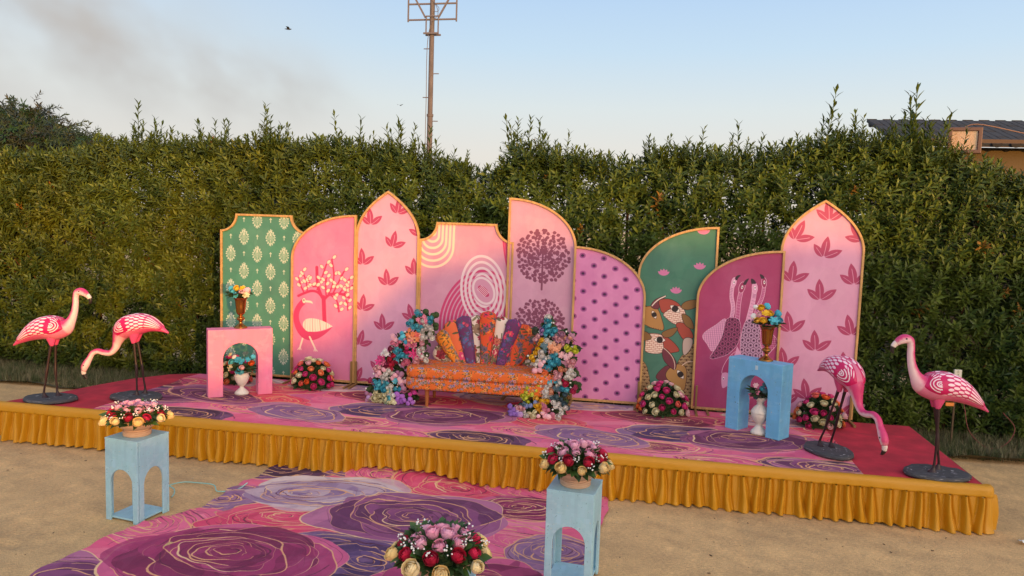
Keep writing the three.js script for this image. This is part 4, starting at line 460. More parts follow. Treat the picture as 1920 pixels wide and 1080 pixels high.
{
  const col = (name, label, seeds, toX, toY, zAt, seed) => {
    const t = thing(name, label, 'flower arrangement'), R = rng(seed), lv = [], core = [];
    for (const [cx, cy, c, kind = 'rose', n = 3] of seeds) {
      const X = toX(cx), Yy = Math.max(HS + 0.035, toY(cy)), Z = zAt(X, Yy);
      for (let k = 0; k < n; k++) { const a = R() * 6.28, d = k ? 0.040 + 0.018 * R() : 0; const s = (kind === 'pom' ? 0.029 : kind === 'lily' ? 0.036 : kind === 'open' ? 0.032 : 0.029) * (0.8 + 0.45 * R()); const p = V(X + Math.cos(a) * d, Math.max(HS + 0.03, Yy + Math.sin(a) * d), Z + 0.03 + 0.025 * R() - d * 0.2); flower(t, kind, pick(c, R), p, V((R() - 0.5) * 0.9 + (cx - (seed === 1 ? 430 : 1620)) / 500, 0.25 + (R() - 0.4) * 0.8, 1), s, R); }
      for (let k = 0; k < 5; k++) { const a = R() * 6.28; lv.push([V(X + Math.cos(a) * 0.03, Math.max(HS + 0.03, Yy + Math.sin(a) * 0.03), Z - 0.035 - 0.05 * R()), V(Math.cos(a), Math.sin(a) * 0.9, 0.3 + 0.4 * R()), 0.036 + 0.032 * R()]); }
      for (let k = 0; k < 2; k++) core.push(new THREE.IcosahedronGeometry(0.038, 1).translate(X + (R() - 0.5) * 0.05, Math.max(HS + 0.06, Yy + (R() - 0.5) * 0.04), Z - 0.09 - 0.03 * R()));
      if (R() < 0.75) { const a = R() * 6.28; flower(t, 'pom', pick('white', R), V(X + Math.cos(a) * 0.05, Math.max(HS + 0.02, Yy + Math.sin(a) * 0.05), Z + 0.01), V(0, 0.3, 1), 0.011, R); }
    }
    leaves(t, 'leaves', lv, M.leafDark); mesh('moss_core', merged(core), std(0x3a4c28, 0.95), t).userData.kind = 'stuff'; return t;
  };
  const L = [[555, 115, 'teal'], [535, 155, 'pink', 'open'], [600, 160, 'pink', 'open'], [645, 135, 'teal'], [475, 172, 'teal', 'rose', 2], [492, 222, 'teal'], [590, 195, 'white'], [640, 225, 'white'], [575, 240, 'white'], [580, 295, 'white'], [640, 270, 'white', 'rose', 2], [545, 240, 'teal', 'rose', 2], [410, 300, 'teal', 'pom'], [455, 285, 'coral', 'open'], [500, 275, 'coral', 'open'], [492, 318, 'peach', 'lily', 1], [540, 310, 'coral', 'open'], [440, 345, 'teal', 'pom', 2], [350, 330, 'blush', 'open', 2], [370, 372, 'pink'], [480, 365, 'pink', 'open'], [510, 360, 'pink'], [560, 400, 'white'], [585, 350, 'blush'], [400, 410, 'teal'], [425, 450, 'teal'], [350, 410, 'wine'], [460, 390, 'hot'], [515, 435, 'hot', 'lily', 2], [590, 450, 'white'], [550, 470, 'blush'], [290, 450, 'white', 'open'], [385, 460, 'teal'], [235, 505, 'hot', 'lily', 2], [270, 515, 'pink', 'lily', 1], [320, 490, 'red'], [380, 505, 'red'], [440, 520, 'pink'], [340, 565, 'red'], [300, 530, 'wine'], [230, 560, 'blush'], [275, 575, 'blush', 'pom', 2], [395, 590, 'mauve', 'pom', 2], [410, 630, 'mauve', 'pom', 2], [300, 610, 'white'], [215, 630, 'blush', 'pom'], [300, 650, 'white'], [350, 640, 'blush', 'pom', 2], [375, 660, 'teal', 'open', 2], [245, 680, 'teal'], [310, 685, 'teal'], [430, 665, 'blush', 'pom'], [235, 725, 'teal'], [300, 735, 'teal'], [350, 705, 'white'], [430, 720, 'teal', 'rose', 2], [460, 710, 'mauve', 'pom', 2], [190, 690, 'wine', 'pom', 2], [150, 770, 'mauve', 'pom', 2], [190, 815, 'mauve', 'open'], [165, 800, 'lilac', 'pom', 1], [230, 760, 'cream'], [225, 805, 'cream'], [280, 825, 'cream'], [300, 775, 'cream'], [350, 795, 'teal'], [380, 770, 'white'], [340, 830, 'cream'], [395, 835, 'cream', 'open'], [480, 800, 'purple', 'pom', 4], [420, 795, 'purple', 'pom', 3], [520, 755, 'magenta', 'pom'], [525, 790, 'purple', 'pom', 2], [515, 710, 'wine', 'pom', 2]];
  col('flower_garland', 'tall garland of teal, white and red flowers with a lilac foot, beside the sofa', L, (c) => -4.685 + (c - 1050) / 737, (c) => HS + (848 - c) / 737, (x, y) => -1.30 - 0.12 * smooth(HS + 0.3, HS + 1, y) + 0.10 * smooth(HS + 0.35, HS, y), 1);
  const Rr = [[1560, 172, 'white', 'rose', 2], [1580, 200, 'teal'], [1595, 240, 'teal'], [1555, 230, 'teal'], [1530, 245, 'lilac', 'rose', 2], [1470, 270, 'dark', 'pom', 2], [1560, 280, 'teal'], [1610, 275, 'teal', 'rose', 2], [1570, 325, 'white'], [1500, 290, 'blush', 'rose', 2], [1670, 305, 'blush'], [1740, 310, 'mauve', 'open'], [1755, 290, 'peach', 'rose', 2], [1690, 270, 'mauve', 'rose', 2], [1520, 355, 'yellow'], [1490, 425, 'yellow', 'rose', 3], [1462, 460, 'yellow', 'rose', 2], [1600, 360, 'peach', 'open', 2], [1650, 385, 'peach', 'open'], [1655, 418, 'peach', 'rose', 2], [1700, 350, 'blush', 'rose', 2], [1735, 365, 'lime', 'rose', 2], [1745, 390, 'lime', 'rose', 2], [1800, 395, 'lime', 'rose', 2], [1560, 400, 'slate', 'open', 2], [1540, 445, 'white'], [1570, 465, 'white'], [1510, 480, 'white', 'rose', 2], [1610, 480, 'teal'], [1660, 465, 'teal'], [1600, 530, 'teal'], [1640, 500, 'teal'], [1735, 440, 'blush', 'open'], [1790, 475, 'blush'], [1535, 510, 'blush', 'pom'], [1530, 555, 'blush', 'pom', 2], [1660, 565, 'blush'], [1690, 590, 'blush', 'rose', 2], [1700, 540, 'peach', 'rose', 2], [1755, 560, 'white'], [1800, 570, 'white'], [1780, 600, 'white', 'rose', 2], [1570, 590, 'orange', 'lily', 2], [1600, 610, 'orange', 'lily', 2], [1560, 635, 'orange', 'lily', 1], [1655, 630, 'teal', 'open'], [1700, 640, 'white', 'rose', 2], [1740, 645, 'crimson', 'rose', 2], [1690, 695, 'slate', 'open'], [1755, 695, 'teal', 'rose', 2], [1820, 670, 'wine', 'open', 2], [1805, 705, 'crimson', 'rose', 1], [1545, 680, 'white'], [1600, 690, 'white'], [1630, 715, 'peach', 'rose', 2], [1435, 735, 'lime'], [1510, 712, 'lime', 'rose', 2], [1435, 775, 'lime'], [1480, 745, 'lime', 'rose', 2], [1570, 790, 'yellow', 'rose', 2], [1530, 820, 'yellow', 'rose', 2], [1540, 850, 'gold', 'rose', 2], [1520, 775, 'gold', 'rose', 1], [1590, 755, 'white'], [1660, 790, 'white'], [1640, 760, 'slate', 'rose', 2], [1515, 800, 'slateblue', 'pom', 2], [1480, 825, 'slateblue', 'pom', 2], [1430, 815, 'slate', 'rose', 2], [1720, 765, 'slate'], [1740, 800, 'slate', 'rose', 2], [1720, 835, 'white'], [1700, 800, 'white', 'rose', 2], [1620, 850, 'rosem', 'pom', 4], [1660, 880, 'rosem', 'pom', 4], [1590, 830, 'rosem', 'pom', 2], [1375, 850, 'blush', 'rose', 2], [1430, 850, 'blush', 'rose', 2], [1325, 880, 'violet', 'pom', 3], [1355, 905, 'violet', 'pom', 3], [1405, 905, 'lilac', 'pom', 3], [1460, 905, 'white', 'rose', 4], [1550, 895, 'blush', 'pom', 2], [1605, 895, 'blush', 'pom', 2], [1630, 935, 'blush', 'pom', 1], [1510, 905, 'cream', 'rose', 3], [1710, 890, 'white', 'rose', 2]];
  col('flower_garland', 'tall garland with yellow and orange flowers, between the sofa and the dotted panel', Rr, (c) => -4.615 + (c - 1050) / 742, (c) => HS + (922 - c) / 742, (x, y) => -1.22 - 0.14 * smooth(HS + 0.35, HS + 1, y) + 0.14 * smooth(HS + 0.35, HS, y), 2);
}
function mound(label, x, z, r, h, seed) {
  const t = thing('flower_mound', label, 'flower mound', [x, HS + 0.006, z], 0, 'domes of roses at the panel feet'), R = rng(seed), lv = [], pts = [];
  for (let i = 0; i < 900 && pts.length < 62; i++) { const a = R() * 6.28, e = Math.asin(R() * 0.98), p = V(Math.cos(a) * Math.cos(e) * r, 0.03 + Math.sin(e) * h, Math.sin(a) * Math.cos(e) * r * 0.8); if (pts.every((q) => q.distanceTo(p) > 0.069)) pts.push(p); }
  const cs = ['hot', 'orange', 'cream', 'hot', 'coral', 'cream', 'blush']; pts.forEach((p, i) => { const n = V(p.x / r, p.y / h + 0.1, p.z / r); flower(t, 'rose', pick(cs[Math.floor(R() * cs.length)], R), p.clone().multiplyScalar(1.04 + 0.1 * (R() - 0.4)).setY(Math.max(0.03, p.y + 0.02 * R())), n, 0.037 * (0.85 + 0.3 * R()), R); });
  for (let i = 0; i < 420; i++) { const a = R() * 6.28, e = Math.asin(R()), p = V(Math.cos(a) * Math.cos(e) * r * 0.82, 0.02 + Math.sin(e) * h * 0.84, Math.sin(a) * Math.cos(e) * r * 0.68); lv.push([p, V(p.x / r + (R() - 0.5), p.y / h + (R() - 0.4), p.z / r + (R() - 0.5)), 0.045 + 0.035 * R()]); }
  leaves(t, 'leaves', lv, M.leafDark); mesh('moss_core', moved(new THREE.SphereGeometry(1, 20, 10, 0, 6.283, 0, 1.57).scale(r * 0.78, h * 0.8, r * 0.62), 0, 0.004, 0), std(0x3a4c28, 0.95), t); return t;
}
mound('dome of pink, orange and cream roses half hidden behind the pink arch table', -7.78, -1.62, 0.2, 0.28, 31);
mound('dome of pink, orange and cream roses at the foot of the bird-and-tree panel', -6.78, -1.68, 0.235, 0.31, 32);
mound('dome of pink, orange and cream roses at the foot of the green deer panel', -2.64, -1.68, 0.25, 0.31, 33);
mound('dome of pink and orange roses at the foot of the tall end panel', -1.0, -1.66, 0.235, 0.30, 34);
function bouquet(label, pos, list, seed, spread, size = 0.036, leafN = 60) { // flowers standing in a vase
  const t = thing('bouquet', label, 'bouquet', pos), R = rng(seed), lv = []; const st = [];
  for (const [x, y, z, c, kind = 'rose', k = 1] of list) { const p = V(x, y, z); flower(t, kind, pick(c, R), p, V(x * 3, 0.35 + y * 2, z * 3 + 0.6), size * k * (0.9 + 0.2 * R()), R); st.push(tube([[x * 0.15, -0.05, z * 0.15], [x * 0.6, y * 0.4, z * 0.6], [x, y - 0.01, z]], 0.0022, 6, 4)); }
  for (let i = 0; i < leafN; i++) { const a = R() * 6.28, r = R() * spread; lv.push([V(Math.cos(a) * r, 0.005 + 0.05 * R(), Math.sin(a) * r), V(Math.cos(a), 0.1 + 0.7 * R(), Math.sin(a)), 0.055 + 0.045 * R()]); }
  leaves(t, 'leaves', lv, M.leafDark); mesh('stems', merged(st), M.leafDark, t); return t;
}
bouquet('blue, yellow and pale pink bouquet in the brass vase on the pink arch', [VP[0][0], VP[0][1] + 0.35, VP[0][2]], [[-0.11, 0.10, 0.02, 'teal', 'pom'], [-0.07, 0.065, 0.05, 'teal'], [-0.01, 0.03, 0.09, 'teal', 'open'], [-0.03, 0.10, 0.03, 'yellow'], [0.02, 0.105, 0.0, 'yellow', 'open'], [0.05, 0.06, 0.05, 'blush', 'rose', 0.9], [0.09, 0.085, 0.02, 'blush', 'pom', 1.2], [0.10, 0.04, 0.06, 'cream', 'open'], [-0.10, 0.03, 0.05, 'white', 'rose', 0.6], [-0.05, 0.05, -0.06, 'white'], [0.06, 0.07, -0.08, 'teal']], 51, 0.1);
bouquet('yellow, blue and white bouquet in the brass vase on the blue arch', [VP[1][0], VP[1][1] + 0.35, VP[1][2]], [[-0.13, 0.19, 0.0, 'white', 'pom', 0.9], [-0.08, 0.18, 0.02, 'yellow'], [-0.02, 0.205, 0.0, 'teal', 'pom'], [-0.04, 0.14, 0.05, 'yellow', 'open'], [0.0, 0.13, 0.04, 'yellow'], [-0.15, 0.10, 0.03, 'white', 'pom'], [-0.10, 0.12, 0.06, 'blush', 'rose', 0.8], [-0.115, 0.06, 0.07, 'gold'], [-0.06, 0.065, 0.08, 'yellow'], [0.04, 0.07, 0.08, 'teal', 'open', 1.2], [0.10, 0.07, 0.05, 'teal'], [0.09, 0.135, 0.0, 'teal', 'pom'], [0.04, 0.10, -0.06, 'teal']], 52, 0.11);
bouquet('loose blue and cream flowers in the urn inside the pink arch', [UP[0][0], UP[0][1] + 0.26, UP[0][2]], [[-0.13, 0.19, 0.02, 'cream', 'open', 0.8], [-0.07, 0.17, 0.04, 'white', 'pom', 0.8], [-0.01, 0.15, 0.07, 'teal', 'open', 1.2], [0.03, 0.13, 0.06, 'teal', 'open'], [-0.10, 0.11, 0.04, 'teal'], [0.09, 0.15, 0.03, 'teal', 'open'], [0.14, 0.18, 0.0, 'teal', 'pom', 0.8], [-0.11, 0.05, 0.06, 'cream', 'open'], [0.0, 0.02, 0.08, 'teal', 'open'], [0.04, 0.01, 0.07, 'teal'], [0.05, 0.06, 0.08, 'blush', 'bud'], [0.02, 0.2, -0.05, 'slate', 'open'], [0.1, 0.09, -0.03, 'orange']], 53, 0.12, 0.034, 80);
bouquet('small pink and green flowers in the urn inside the blue arch', [UP[1][0], UP[1][1] + 0.38, UP[1][2]], [[-0.06, 0.12, 0.03, 'blush', 'open', 0.9], [-0.1, 0.02, 0.05, 'pink', 'open', 0.9], [-0.05, 0.055, 0.05, 'pink', 'open', 0.9], [0.0, 0.09, 0.04, 'teal'], [0.03, 0.07, 0.05, 'slate', 'pom'], [0.06, 0.03, 0.05, 'blush', 'rose', 0.8], [-0.06, 0.0, 0.06, 'slate', 'rose', 0.7], [0.06, 0.1, -0.02, 'pink'], [0.03, 0.13, 0.0, 'slate', 'pom', 0.9]], 54, 0.1, 0.03, 70);
function roseBowl(label, label2, pos, turn, seed, up = 1) {
  bowl(label2, pos); const t = thing('rose_arrangement', label, 'flower arrangement', [pos[0], pos[1] + 0.118, pos[2]], turn), R = rng(seed), lv = [], lv2 = [], gyp = [];
  const ring = (n, r, y, c, s, off, kind = 'bud') => { for (let i = 0; i < n; i++) { const a = (i / n) * 6.28 + off + (R() - 0.5) * 0.22, p = V(Math.cos(a) * r * (1 + 0.12 * (R() - 0.5)), y + 0.03 * (R() - 0.5), Math.sin(a) * r); flower(t, kind, pick(typeof c === 'string' ? c : c[i % c.length], R), p, V(p.x * 3.2, 0.55, p.z * 3.2), s * (0.9 + 0.2 * R()), R); } };
  ring(9, 0.228, 0.045 * up, 'apricot', 0.038, 0.35); ring(9, 0.18, 0.10 * up, 'raspberry', 0.038, 0.1); ring(8, 0.12, 0.155 * up, 'sugar', 0.038, 0.3); ring(3, 0.045, 0.185 * up, 'sugar', 0.037, 0.9);
  for (let i = 0; i < 330; i++) { const a = R() * 6.28, e = R(), r = 0.17 * Math.sqrt(1 - e * e * 0.8), p = V(Math.cos(a) * r, 0.012 + 0.11 * e * up, Math.sin(a) * r); (R() < 0.7 ? lv : lv2).push([p, V(Math.cos(a) * (1.2 - e), -0.1 + 0.75 * e * (0.4 + R()), Math.sin(a) * (1.2 - e)), 0.05 + 0.04 * R()]); }
  for (let i = 0; i < 16; i++) { const a = R() * 6.28, e = R(), r = 0.2 * (1 - 0.5 * e); lv2.push([V(Math.cos(a) * r, 0.03 + 0.12 * e * up, Math.sin(a) * r), V(Math.cos(a), 0.35 + 0.7 * e * up, Math.sin(a)), 0.06 + 0.035 * R()]); }
  for (let k = 0; k < 13; k++) { const a = (k / 13) * 6.28 + 0.2, e = R(), c = V(Math.cos(a) * (0.225 - 0.09 * e), 0.075 + 0.10 * e * up, Math.sin(a) * (0.225 - 0.09 * e)); for (let i = 0; i < 9; i++) gyp.push(new THREE.IcosahedronGeometry(0.0042 + 0.002 * R(), 0).translate(c.x + (R() - 0.5) * 0.048, c.y + (R() - 0.5) * 0.045, c.z + (R() - 0.5) * 0.048)); }
  leaves(t, 'leaves', lv, M.leafDark); leaves(t, 'light_leaves', lv2, M.leafGreen); mesh('white_sprays', merged(gyp), std(0xf2f0ec, 0.8), t).userData.kind = 'stuff'; mesh('moss_core', moved(new THREE.SphereGeometry(1, 20, 10).scale(0.155, 0.085, 0.155), 0, 0.04, 0), std(0x3a4c28, 0.95), t); return t;
}
HX.apricot = [0xf6da9c, 0xf4d48e, 0xf7e2b0]; HX.raspberry = [0xc4143f, 0xd01c50, 0xb4103a]; HX.sugar = [0xf2a4c0, 0xf0b0c8];
roseBowl('roses and white sprays in the bowl on the stand nearest the pink arch', 'clay bowl with roses on the stand nearest the pink arch end', [ST[0][0], STOP, ST[0][1]], 0.2, 61, 0.62);
roseBowl('roses and white sprays in the bowl on the stand before the middle of the skirt', 'clay bowl with roses on the stand before the middle of the skirt', [ST[1][0], STOP + 0.012, ST[1][1]], 1.1, 62, 0.85);
roseBowl('largest-looking rose arrangement, cut off by the lower edge of the picture', 'clay bowl under the closest roses, only its rim in the picture', [ST[2][0], STOP + 0.012, ST[2][1]], 0.55, 63, 0.72);

// ---------------------------------------------------------------- flamingo statues
const wingTex = (() => {
  const W = 512, H = 256, line = 'rgb(206,8,92)', soft = 'rgb(226,60,124)', pale = 'rgb(250,214,222)';
  const draw = (ctx, bump) => { // u: tail 0 -> shoulder 1; v: back edge to lower edge
    ctx.fillStyle = bump ? 'rgb(60,60,60)' : line; ctx.fillRect(0, 0, W, H); const f = (fn) => { if (bump) { fillP(ctx, 'rgb(220,220,220)', fn); return; } fillP(ctx, soft, fn); };
    const cell = (x, y, rx, ry, a) => { f(oval(x, y, rx, ry, a)); fillP(ctx, bump ? 'rgb(250,250,250)' : pale, oval(x + rx * 0.1, y, rx * 0.82, ry * 0.7, a)); };
    for (let i = 0; i < 7; i++) cell(80 + (i % 2) * 14, 20 + i * 37, 92, 15, 0.02 * (i - 3));
    for (let c = 0; c < 6; c++) for (let i = 0; i < 7; i++) if (c < 4 || i < 2 || i > 5) cell(168 + c * 40, 16 + i * 39 + (c % 2) * 19, 27, 16, 0.05 * (i - 3));
    for (let k = 0; k < 3; k++) { const a0 = -2.1, a1 = 2.2; strokeP(ctx, bump ? 'rgb(240,240,240)' : pale, 13, (c) => c.ellipse(372 + k * 6, 150, 30 + k * 27, 22 + k * 24, 0, a0 + k * 0.35, a1 - k * 0.2)); }
    strokeP(ctx, bump ? 'rgb(240,240,240)' : pale, 9, (c) => c.ellipse(372, 152, 12, 9, 0, 0, 6.28)); for (let k = 0; k < 3; k++) cell(430 - k * 18, 40 + k * 20, 40, 8, 0.5);
  };
  return [tex(canvas(W, H, (c) => draw(c, false))), tex(canvas(W, H, (c) => draw(c, true)), { srgb: false })];
})();
const fl = { wing: new THREE.MeshPhysicalMaterial({ map: wingTex[0], bumpMap: wingTex[1], bumpScale: 0.006, roughness: 0.45, side: THREE.DoubleSide }), body: new THREE.MeshPhysicalMaterial({ vertexColors: true, roughness: 0.42 }), leg: std(0x2c1216, 0.45), base: std(0xffffff, 0.7, { map: tex(canvas(256, 256, (ctx, w, h) => { ctx.fillStyle = 'rgb(66,66,69)'; ctx.fillRect(0, 0, w, h); const R = rng(2); for (let i = 0; i < 260; i++) { ctx.fillStyle = css(R() < 0.25 ? [225, 220, 220] : R() < 0.5 ? [40, 40, 44] : [120, 120, 126], 0.6); path(ctx, blob(R() * w, R() * h, 1 + 5 * R(), 1 + 4 * R(), R, 0.5)); ctx.fill(); } })) }), black: std(0x1a1012, 0.35) };
const magenta = lin(0.62, 0.035, 0.16), white = lin(0.84, 0.58, 0.61), rosy = lin(0.78, 0.17, 0.31);
const mixc = (a, b, t) => [lerp(a.r, b.r, t), lerp(a.g, b.g, t), lerp(a.b, b.b, t)];
function flamingo(label, spec) {
  const t = thing('flamingo_statue', label, 'flamingo statue');
  const n = spec.spine.length - 1, tn = spec.neck / n;
  const g = loft(spec.spine, 110, 22, (s, th, x, y, z) => { const dorsal = 0.5 + 0.5 * Math.cos(th) * spec.flip; const k = s < tn ? lerp(0.9, 0.62, smooth(0.3, 0.9, s / tn)) : clamp(smooth(0.40, 0.80, dorsal + 0.1 * nz(s * 30, th, 2)) + 0.35 * (1 - smooth(tn, tn + 0.12, s)) - 0.3 * smooth(0.93, 1, s)); const j = 0.06 * nz(x * 40, y * 40, z * 40); return mixc(s < tn ? mix2(white, rosy, 0.5) : white, magenta, clamp(k + j)); });
  const surf = g.userData.surf;
  // the feathered tuft over the legs is one surface with the body
  const tuft = []; for (const q of [-1, 1]) { const c = loft([[spec.leg[0] + 0.01, spec.leg[1] + 0.10, 0.055, 0.07, q * 0.03], [spec.leg[0], spec.leg[1] + 0.02, 0.035, 0.045, q * 0.035], [spec.leg[0] - 0.004, spec.leg[1] - 0.045, 0.016, 0.018, q * 0.036]], 8, 14, () => mixc(rosy, magenta, 0.75)); tuft.push(c); }
  mesh('body', merged([g, ...tuft]), fl.body, t);
  for (const q of [-1, 1]) { // wing: a raised leaf-shaped shell on each flank
    const w0 = 0.055, w1 = 5.15 / n; const wg = grid(40, 18, (u, v) => { const s = lerp(w0, w1, u), half = 1.02 * Math.pow(Math.sin(Math.PI * clamp(0.10 + 0.80 * u)), 0.42) * (u < 0.02 || u > 0.995 ? 0.35 : 1), th = Math.PI - 1.08 - (v - 0.5) * 2 * half; const edge = Math.min(1, 5 * Math.min(v, 1 - v, u * 2.5 + 0.08, (1 - u) * 2.5)); return surf(s, q > 0 ? th : -th, -0.004 + 0.017 * Math.pow(Math.max(0, edge), 0.6)).toArray(); }, (u, v) => [u, 1 - v]);
    mesh('wing', wg, fl.wing, t);
  }
  const bk = loft(spec.beak, 18, 12, (s, th) => (s > 0.42 ? [0.02, 0.012, 0.014] : s < 0.12 ? [0.45, 0.03, 0.09] : [0.78, 0.62, 0.58])); mesh('beak', bk, fl.body, t);
  for (const q of [-1, 1]) { const e = mesh('eye', new THREE.SphereGeometry(0.0075, 10, 8), fl.black, t); e.position.set(spec.eye[0], spec.eye[1], q * spec.eye[2]); }
  spec.feet.forEach(([fx, fz], i) => { const q = i ? -1 : 1, lx = spec.leg[0], ly = spec.leg[1]; const kx = (lx + fx) / 2 + 0.012, ky = ly * 0.5; mesh('leg', loft([[lx, ly, 0.017, 0.017, q * 0.035], [lerp(lx, kx, 0.7), lerp(ly, ky, 0.7), 0.010, 0.011, lerp(q * 0.035, fz, 0.35)], [kx, ky, 0.0145, 0.0155, lerp(q * 0.035, fz, 0.5)], [lerp(kx, fx, 0.4), lerp(ky, 0.05, 0.4), 0.010, 0.010, lerp(q * 0.035, fz, 0.7)], [fx, 0.09, 0.012, 0.012, fz], [fx - 0.004, 0.058, 0.022, 0.026, fz], [fx - 0.008, 0.038, 0.034, 0.044, fz]], 40, 12), fl.leg, t); });
  { const b = lathe([[0.001, 0.002], [0.262, 0], [0.272, 0.012], [0.266, 0.03], [0.25, 0.042], [0.12, 0.046], [0.001, 0.047]], 56), P = b.attributes.position; for (let i = 0; i < P.count; i++) { const x = P.getX(i), z = P.getZ(i), a = Math.atan2(z, x), k = 1 + 0.07 * nz(Math.cos(a) * 1.6 + spec.spine[0][0] * 9, Math.sin(a) * 1.6) + 0.035 * nz(Math.cos(a) * 7, Math.sin(a) * 7, P.getY(i) * 30); P.setXYZ(i, x * k, P.getY(i) + (P.getY(i) > 0.02 ? 0.006 * nz(x * 14, z * 14) : 0), z * k * 0.72); } b.computeVertexNormals(); mesh('base', b, fl.base, t); }
  return t;
}
const mix2 = (a, b, t) => new THREE.Color(lerp(a.r, b.r, t), lerp(a.g, b.g, t), lerp(a.b, b.b, t));
const UPR = { flip: -1, neck: 5, shoulder: 4.6, leg: [-0.045, 0.64], feet: [[-0.045, 0.045], [0.04, -0.05]], eye: [-0.352, 1.188, 0.038], spine: [[0.385, 0.583, 0.012, 0.007], [0.30, 0.645, 0.042, 0.038], [0.16, 0.735, 0.095, 0.092], [0.03, 0.782, 0.122, 0.122], [-0.09, 0.782, 0.112, 0.12], [-0.18, 0.80, 0.072, 0.088], [-0.236, 0.865, 0.044, 0.05], [-0.275, 0.96, 0.034, 0.035], [-0.29, 1.05, 0.03, 0.031], [-0.294, 1.125, 0.029, 0.03], [-0.31, 1.172, 0.034, 0.034], [-0.352, 1.182, 0.04, 0.04], [-0.395, 1.163, 0.034, 0.034], [-0.418, 1.14, 0.022, 0.025]], beak: [[-0.402, 1.155, 0.024, 0.03], [-0.43, 1.132, 0.02, 0.025], [-0.448, 1.10, 0.015, 0.02], [-0.447, 1.07, 0.010, 0.014], [-0.432, 1.052, 0.003, 0.004]] };
const GRZ = { flip: -1, neck: 5, shoulder: 4.6, leg: [0.0, 0.655], feet: [[0.03, 0.04], [0.075, -0.05]], eye: [-0.562, 0.345, 0.036], spine: [[0.37, 0.733, 0.012, 0.007], [0.285, 0.778, 0.042, 0.036], [0.15, 0.822, 0.09, 0.088], [0.02, 0.815, 0.118, 0.116], [-0.09, 0.775, 0.11, 0.115], [-0.16, 0.705, 0.076, 0.085], [-0.198, 0.62, 0.05, 0.052], [-0.226, 0.545, 0.037, 0.037], [-0.28, 0.492, 0.032, 0.031], [-0.35, 0.49, 0.03, 0.03], [-0.42, 0.504, 0.029, 0.029], [-0.476, 0.482, 0.029, 0.029], [-0.515, 0.42, 0.03, 0.03], [-0.55, 0.362, 0.038, 0.038], [-0.572, 0.32, 0.037, 0.037], [-0.578, 0.285, 0.026, 0.028]], beak: [[-0.577, 0.30, 0.026, 0.03], [-0.584, 0.265, 0.021, 0.026], [-0.577, 0.23, 0.016, 0.021], [-0.56, 0.203, 0.010, 0.014], [-0.542, 0.192, 0.003, 0.004]] };
{
  const a = flamingo('upright pink flamingo statue at the sunlit hedge end of the stage, head raised', UPR); a.position.set(-9.10, HS + 0.008, -0.23); a.rotation.y = 189 * D;
  const b = flamingo('pink flamingo statue beside the pink arch with its neck stretched down', GRZ); b.position.set(-8.33, HS + 0.012, -0.57); b.rotation.y = 8 * D;
  const lean = (q) => [q[0] - 0.13, ...q.slice(1)], c = flamingo('pink flamingo statue beside the blue arch, bending its head down over the red carpet', { ...GRZ, leg: lean(GRZ.leg), eye: lean(GRZ.eye), spine: GRZ.spine.map(lean), beak: GRZ.beak.map(lean) }); c.position.set(-1.12, HS + 0.012, -0.64); c.rotation.y = 114 * D;
  const d = copyOf(a, 'upright pink flamingo statue with an orange tag under its belly, at the stage corner', [-0.335, HS + 0.008, -0.2], 6 * D);
  mesh('tag', moved(rbox(0.068, 0.03, 0.006, 0.002), 0.035, 0.645, 0.06), std(0xd98238, 0.7), d);
}

// ---------------------------------------------------------------- hedge
function shootGeo(seed, n, len, leafL, leafW, spread) { // a stem with lance-shaped leaves
  const R = rng(seed), l = []; l.push(new THREE.CylinderGeometry(0.0022, 0.0045, len, 4, 1, true).translate(0, len / 2, 0));
  for (let i = 0; i < n; i++) { const v = (i + 0.3) / n, a = i * 2.4 + R() * 0.8, up = lerp(spread, 0.35, v * v) + 0.25 * (R() - 0.5), L = leafL * (0.75 + 0.45 * R()) * lerp(1, 0.65, v * v), W = leafW * (0.8 + 0.4 * R()); const g = patch(2, 2, (u, q) => { const w = W * Math.sin(Math.PI * (0.08 + 0.87 * q)) * (u - 0.5); return [w, -0.18 * L * q * q + Math.abs(w) * 0.4, q * L]; }); g.rotateX(-(1.57 - up)); g.rotateY(a); g.translate(0, v * len, 0); l.push(g); }
  return merged(l);
}
const shoots = [shootGeo(1, 18, 0.24, 0.095, 0.025, 1.25), shootGeo(2, 16, 0.27, 0.105, 0.024, 1.2), shootGeo(3, 20, 0.22, 0.085, 0.027, 1.35)];
const tall = [shootGeo(4, 26, 0.62, 0.10, 0.023, 1.05), shootGeo(5, 22, 0.5, 0.105, 0.022, 1.0)];
const leafMat = new THREE.MeshPhysicalMaterial({ color: 0xffffff, roughness: 0.42, side: THREE.DoubleSide, specularIntensity: 0.6 });
function scatter(parent, name, geo, mat, items) { // items: [position, axis, scale, colour]
  const m = new THREE.InstancedMesh(geo, mat, items.length), o = new THREE.Object3D(), R = rng(items.length + 7), c = new THREE.Color();
  items.forEach(([p, d, s, k], i) => { o.position.copy(p); o.quaternion.setFromUnitVectors(Y, d.clone().normalize()); o.rotateY(R() * 6.28); o.scale.setScalar(s); o.updateMatrix(); m.setMatrixAt(i, o.matrix); m.setColorAt(i, c.setRGB(...k)); });
  m.name = name; m.userData.kind = 'stuff'; m.castShadow = m.receiveShadow = true; parent.add(m); return m;
}
const hedgeX0 = -17, hedgeX1 = 7;
const topKeys = [[-17, 3.2], [-14, 3.05], [-11.6, 3.0], [-10.6, 3.22], [-9.4, 3.2], [-8.2, 3.25], [-7.2, 3.25], [-6.3, 3.16], [-5.5, 3.0], [-5.05, 2.86], [-4.6, 3.22], [-4.1, 3.16], [-3.4, 3.08], [-2.5, 3.2], [-1.7, 3.16], [-1.0, 3.34], [-0.5, 3.42], [0.1, 3.35], [0.6, 3.25], [1.05, 3.1], [1.5, 2.92], [2.4, 2.82], [7, 3.0]];
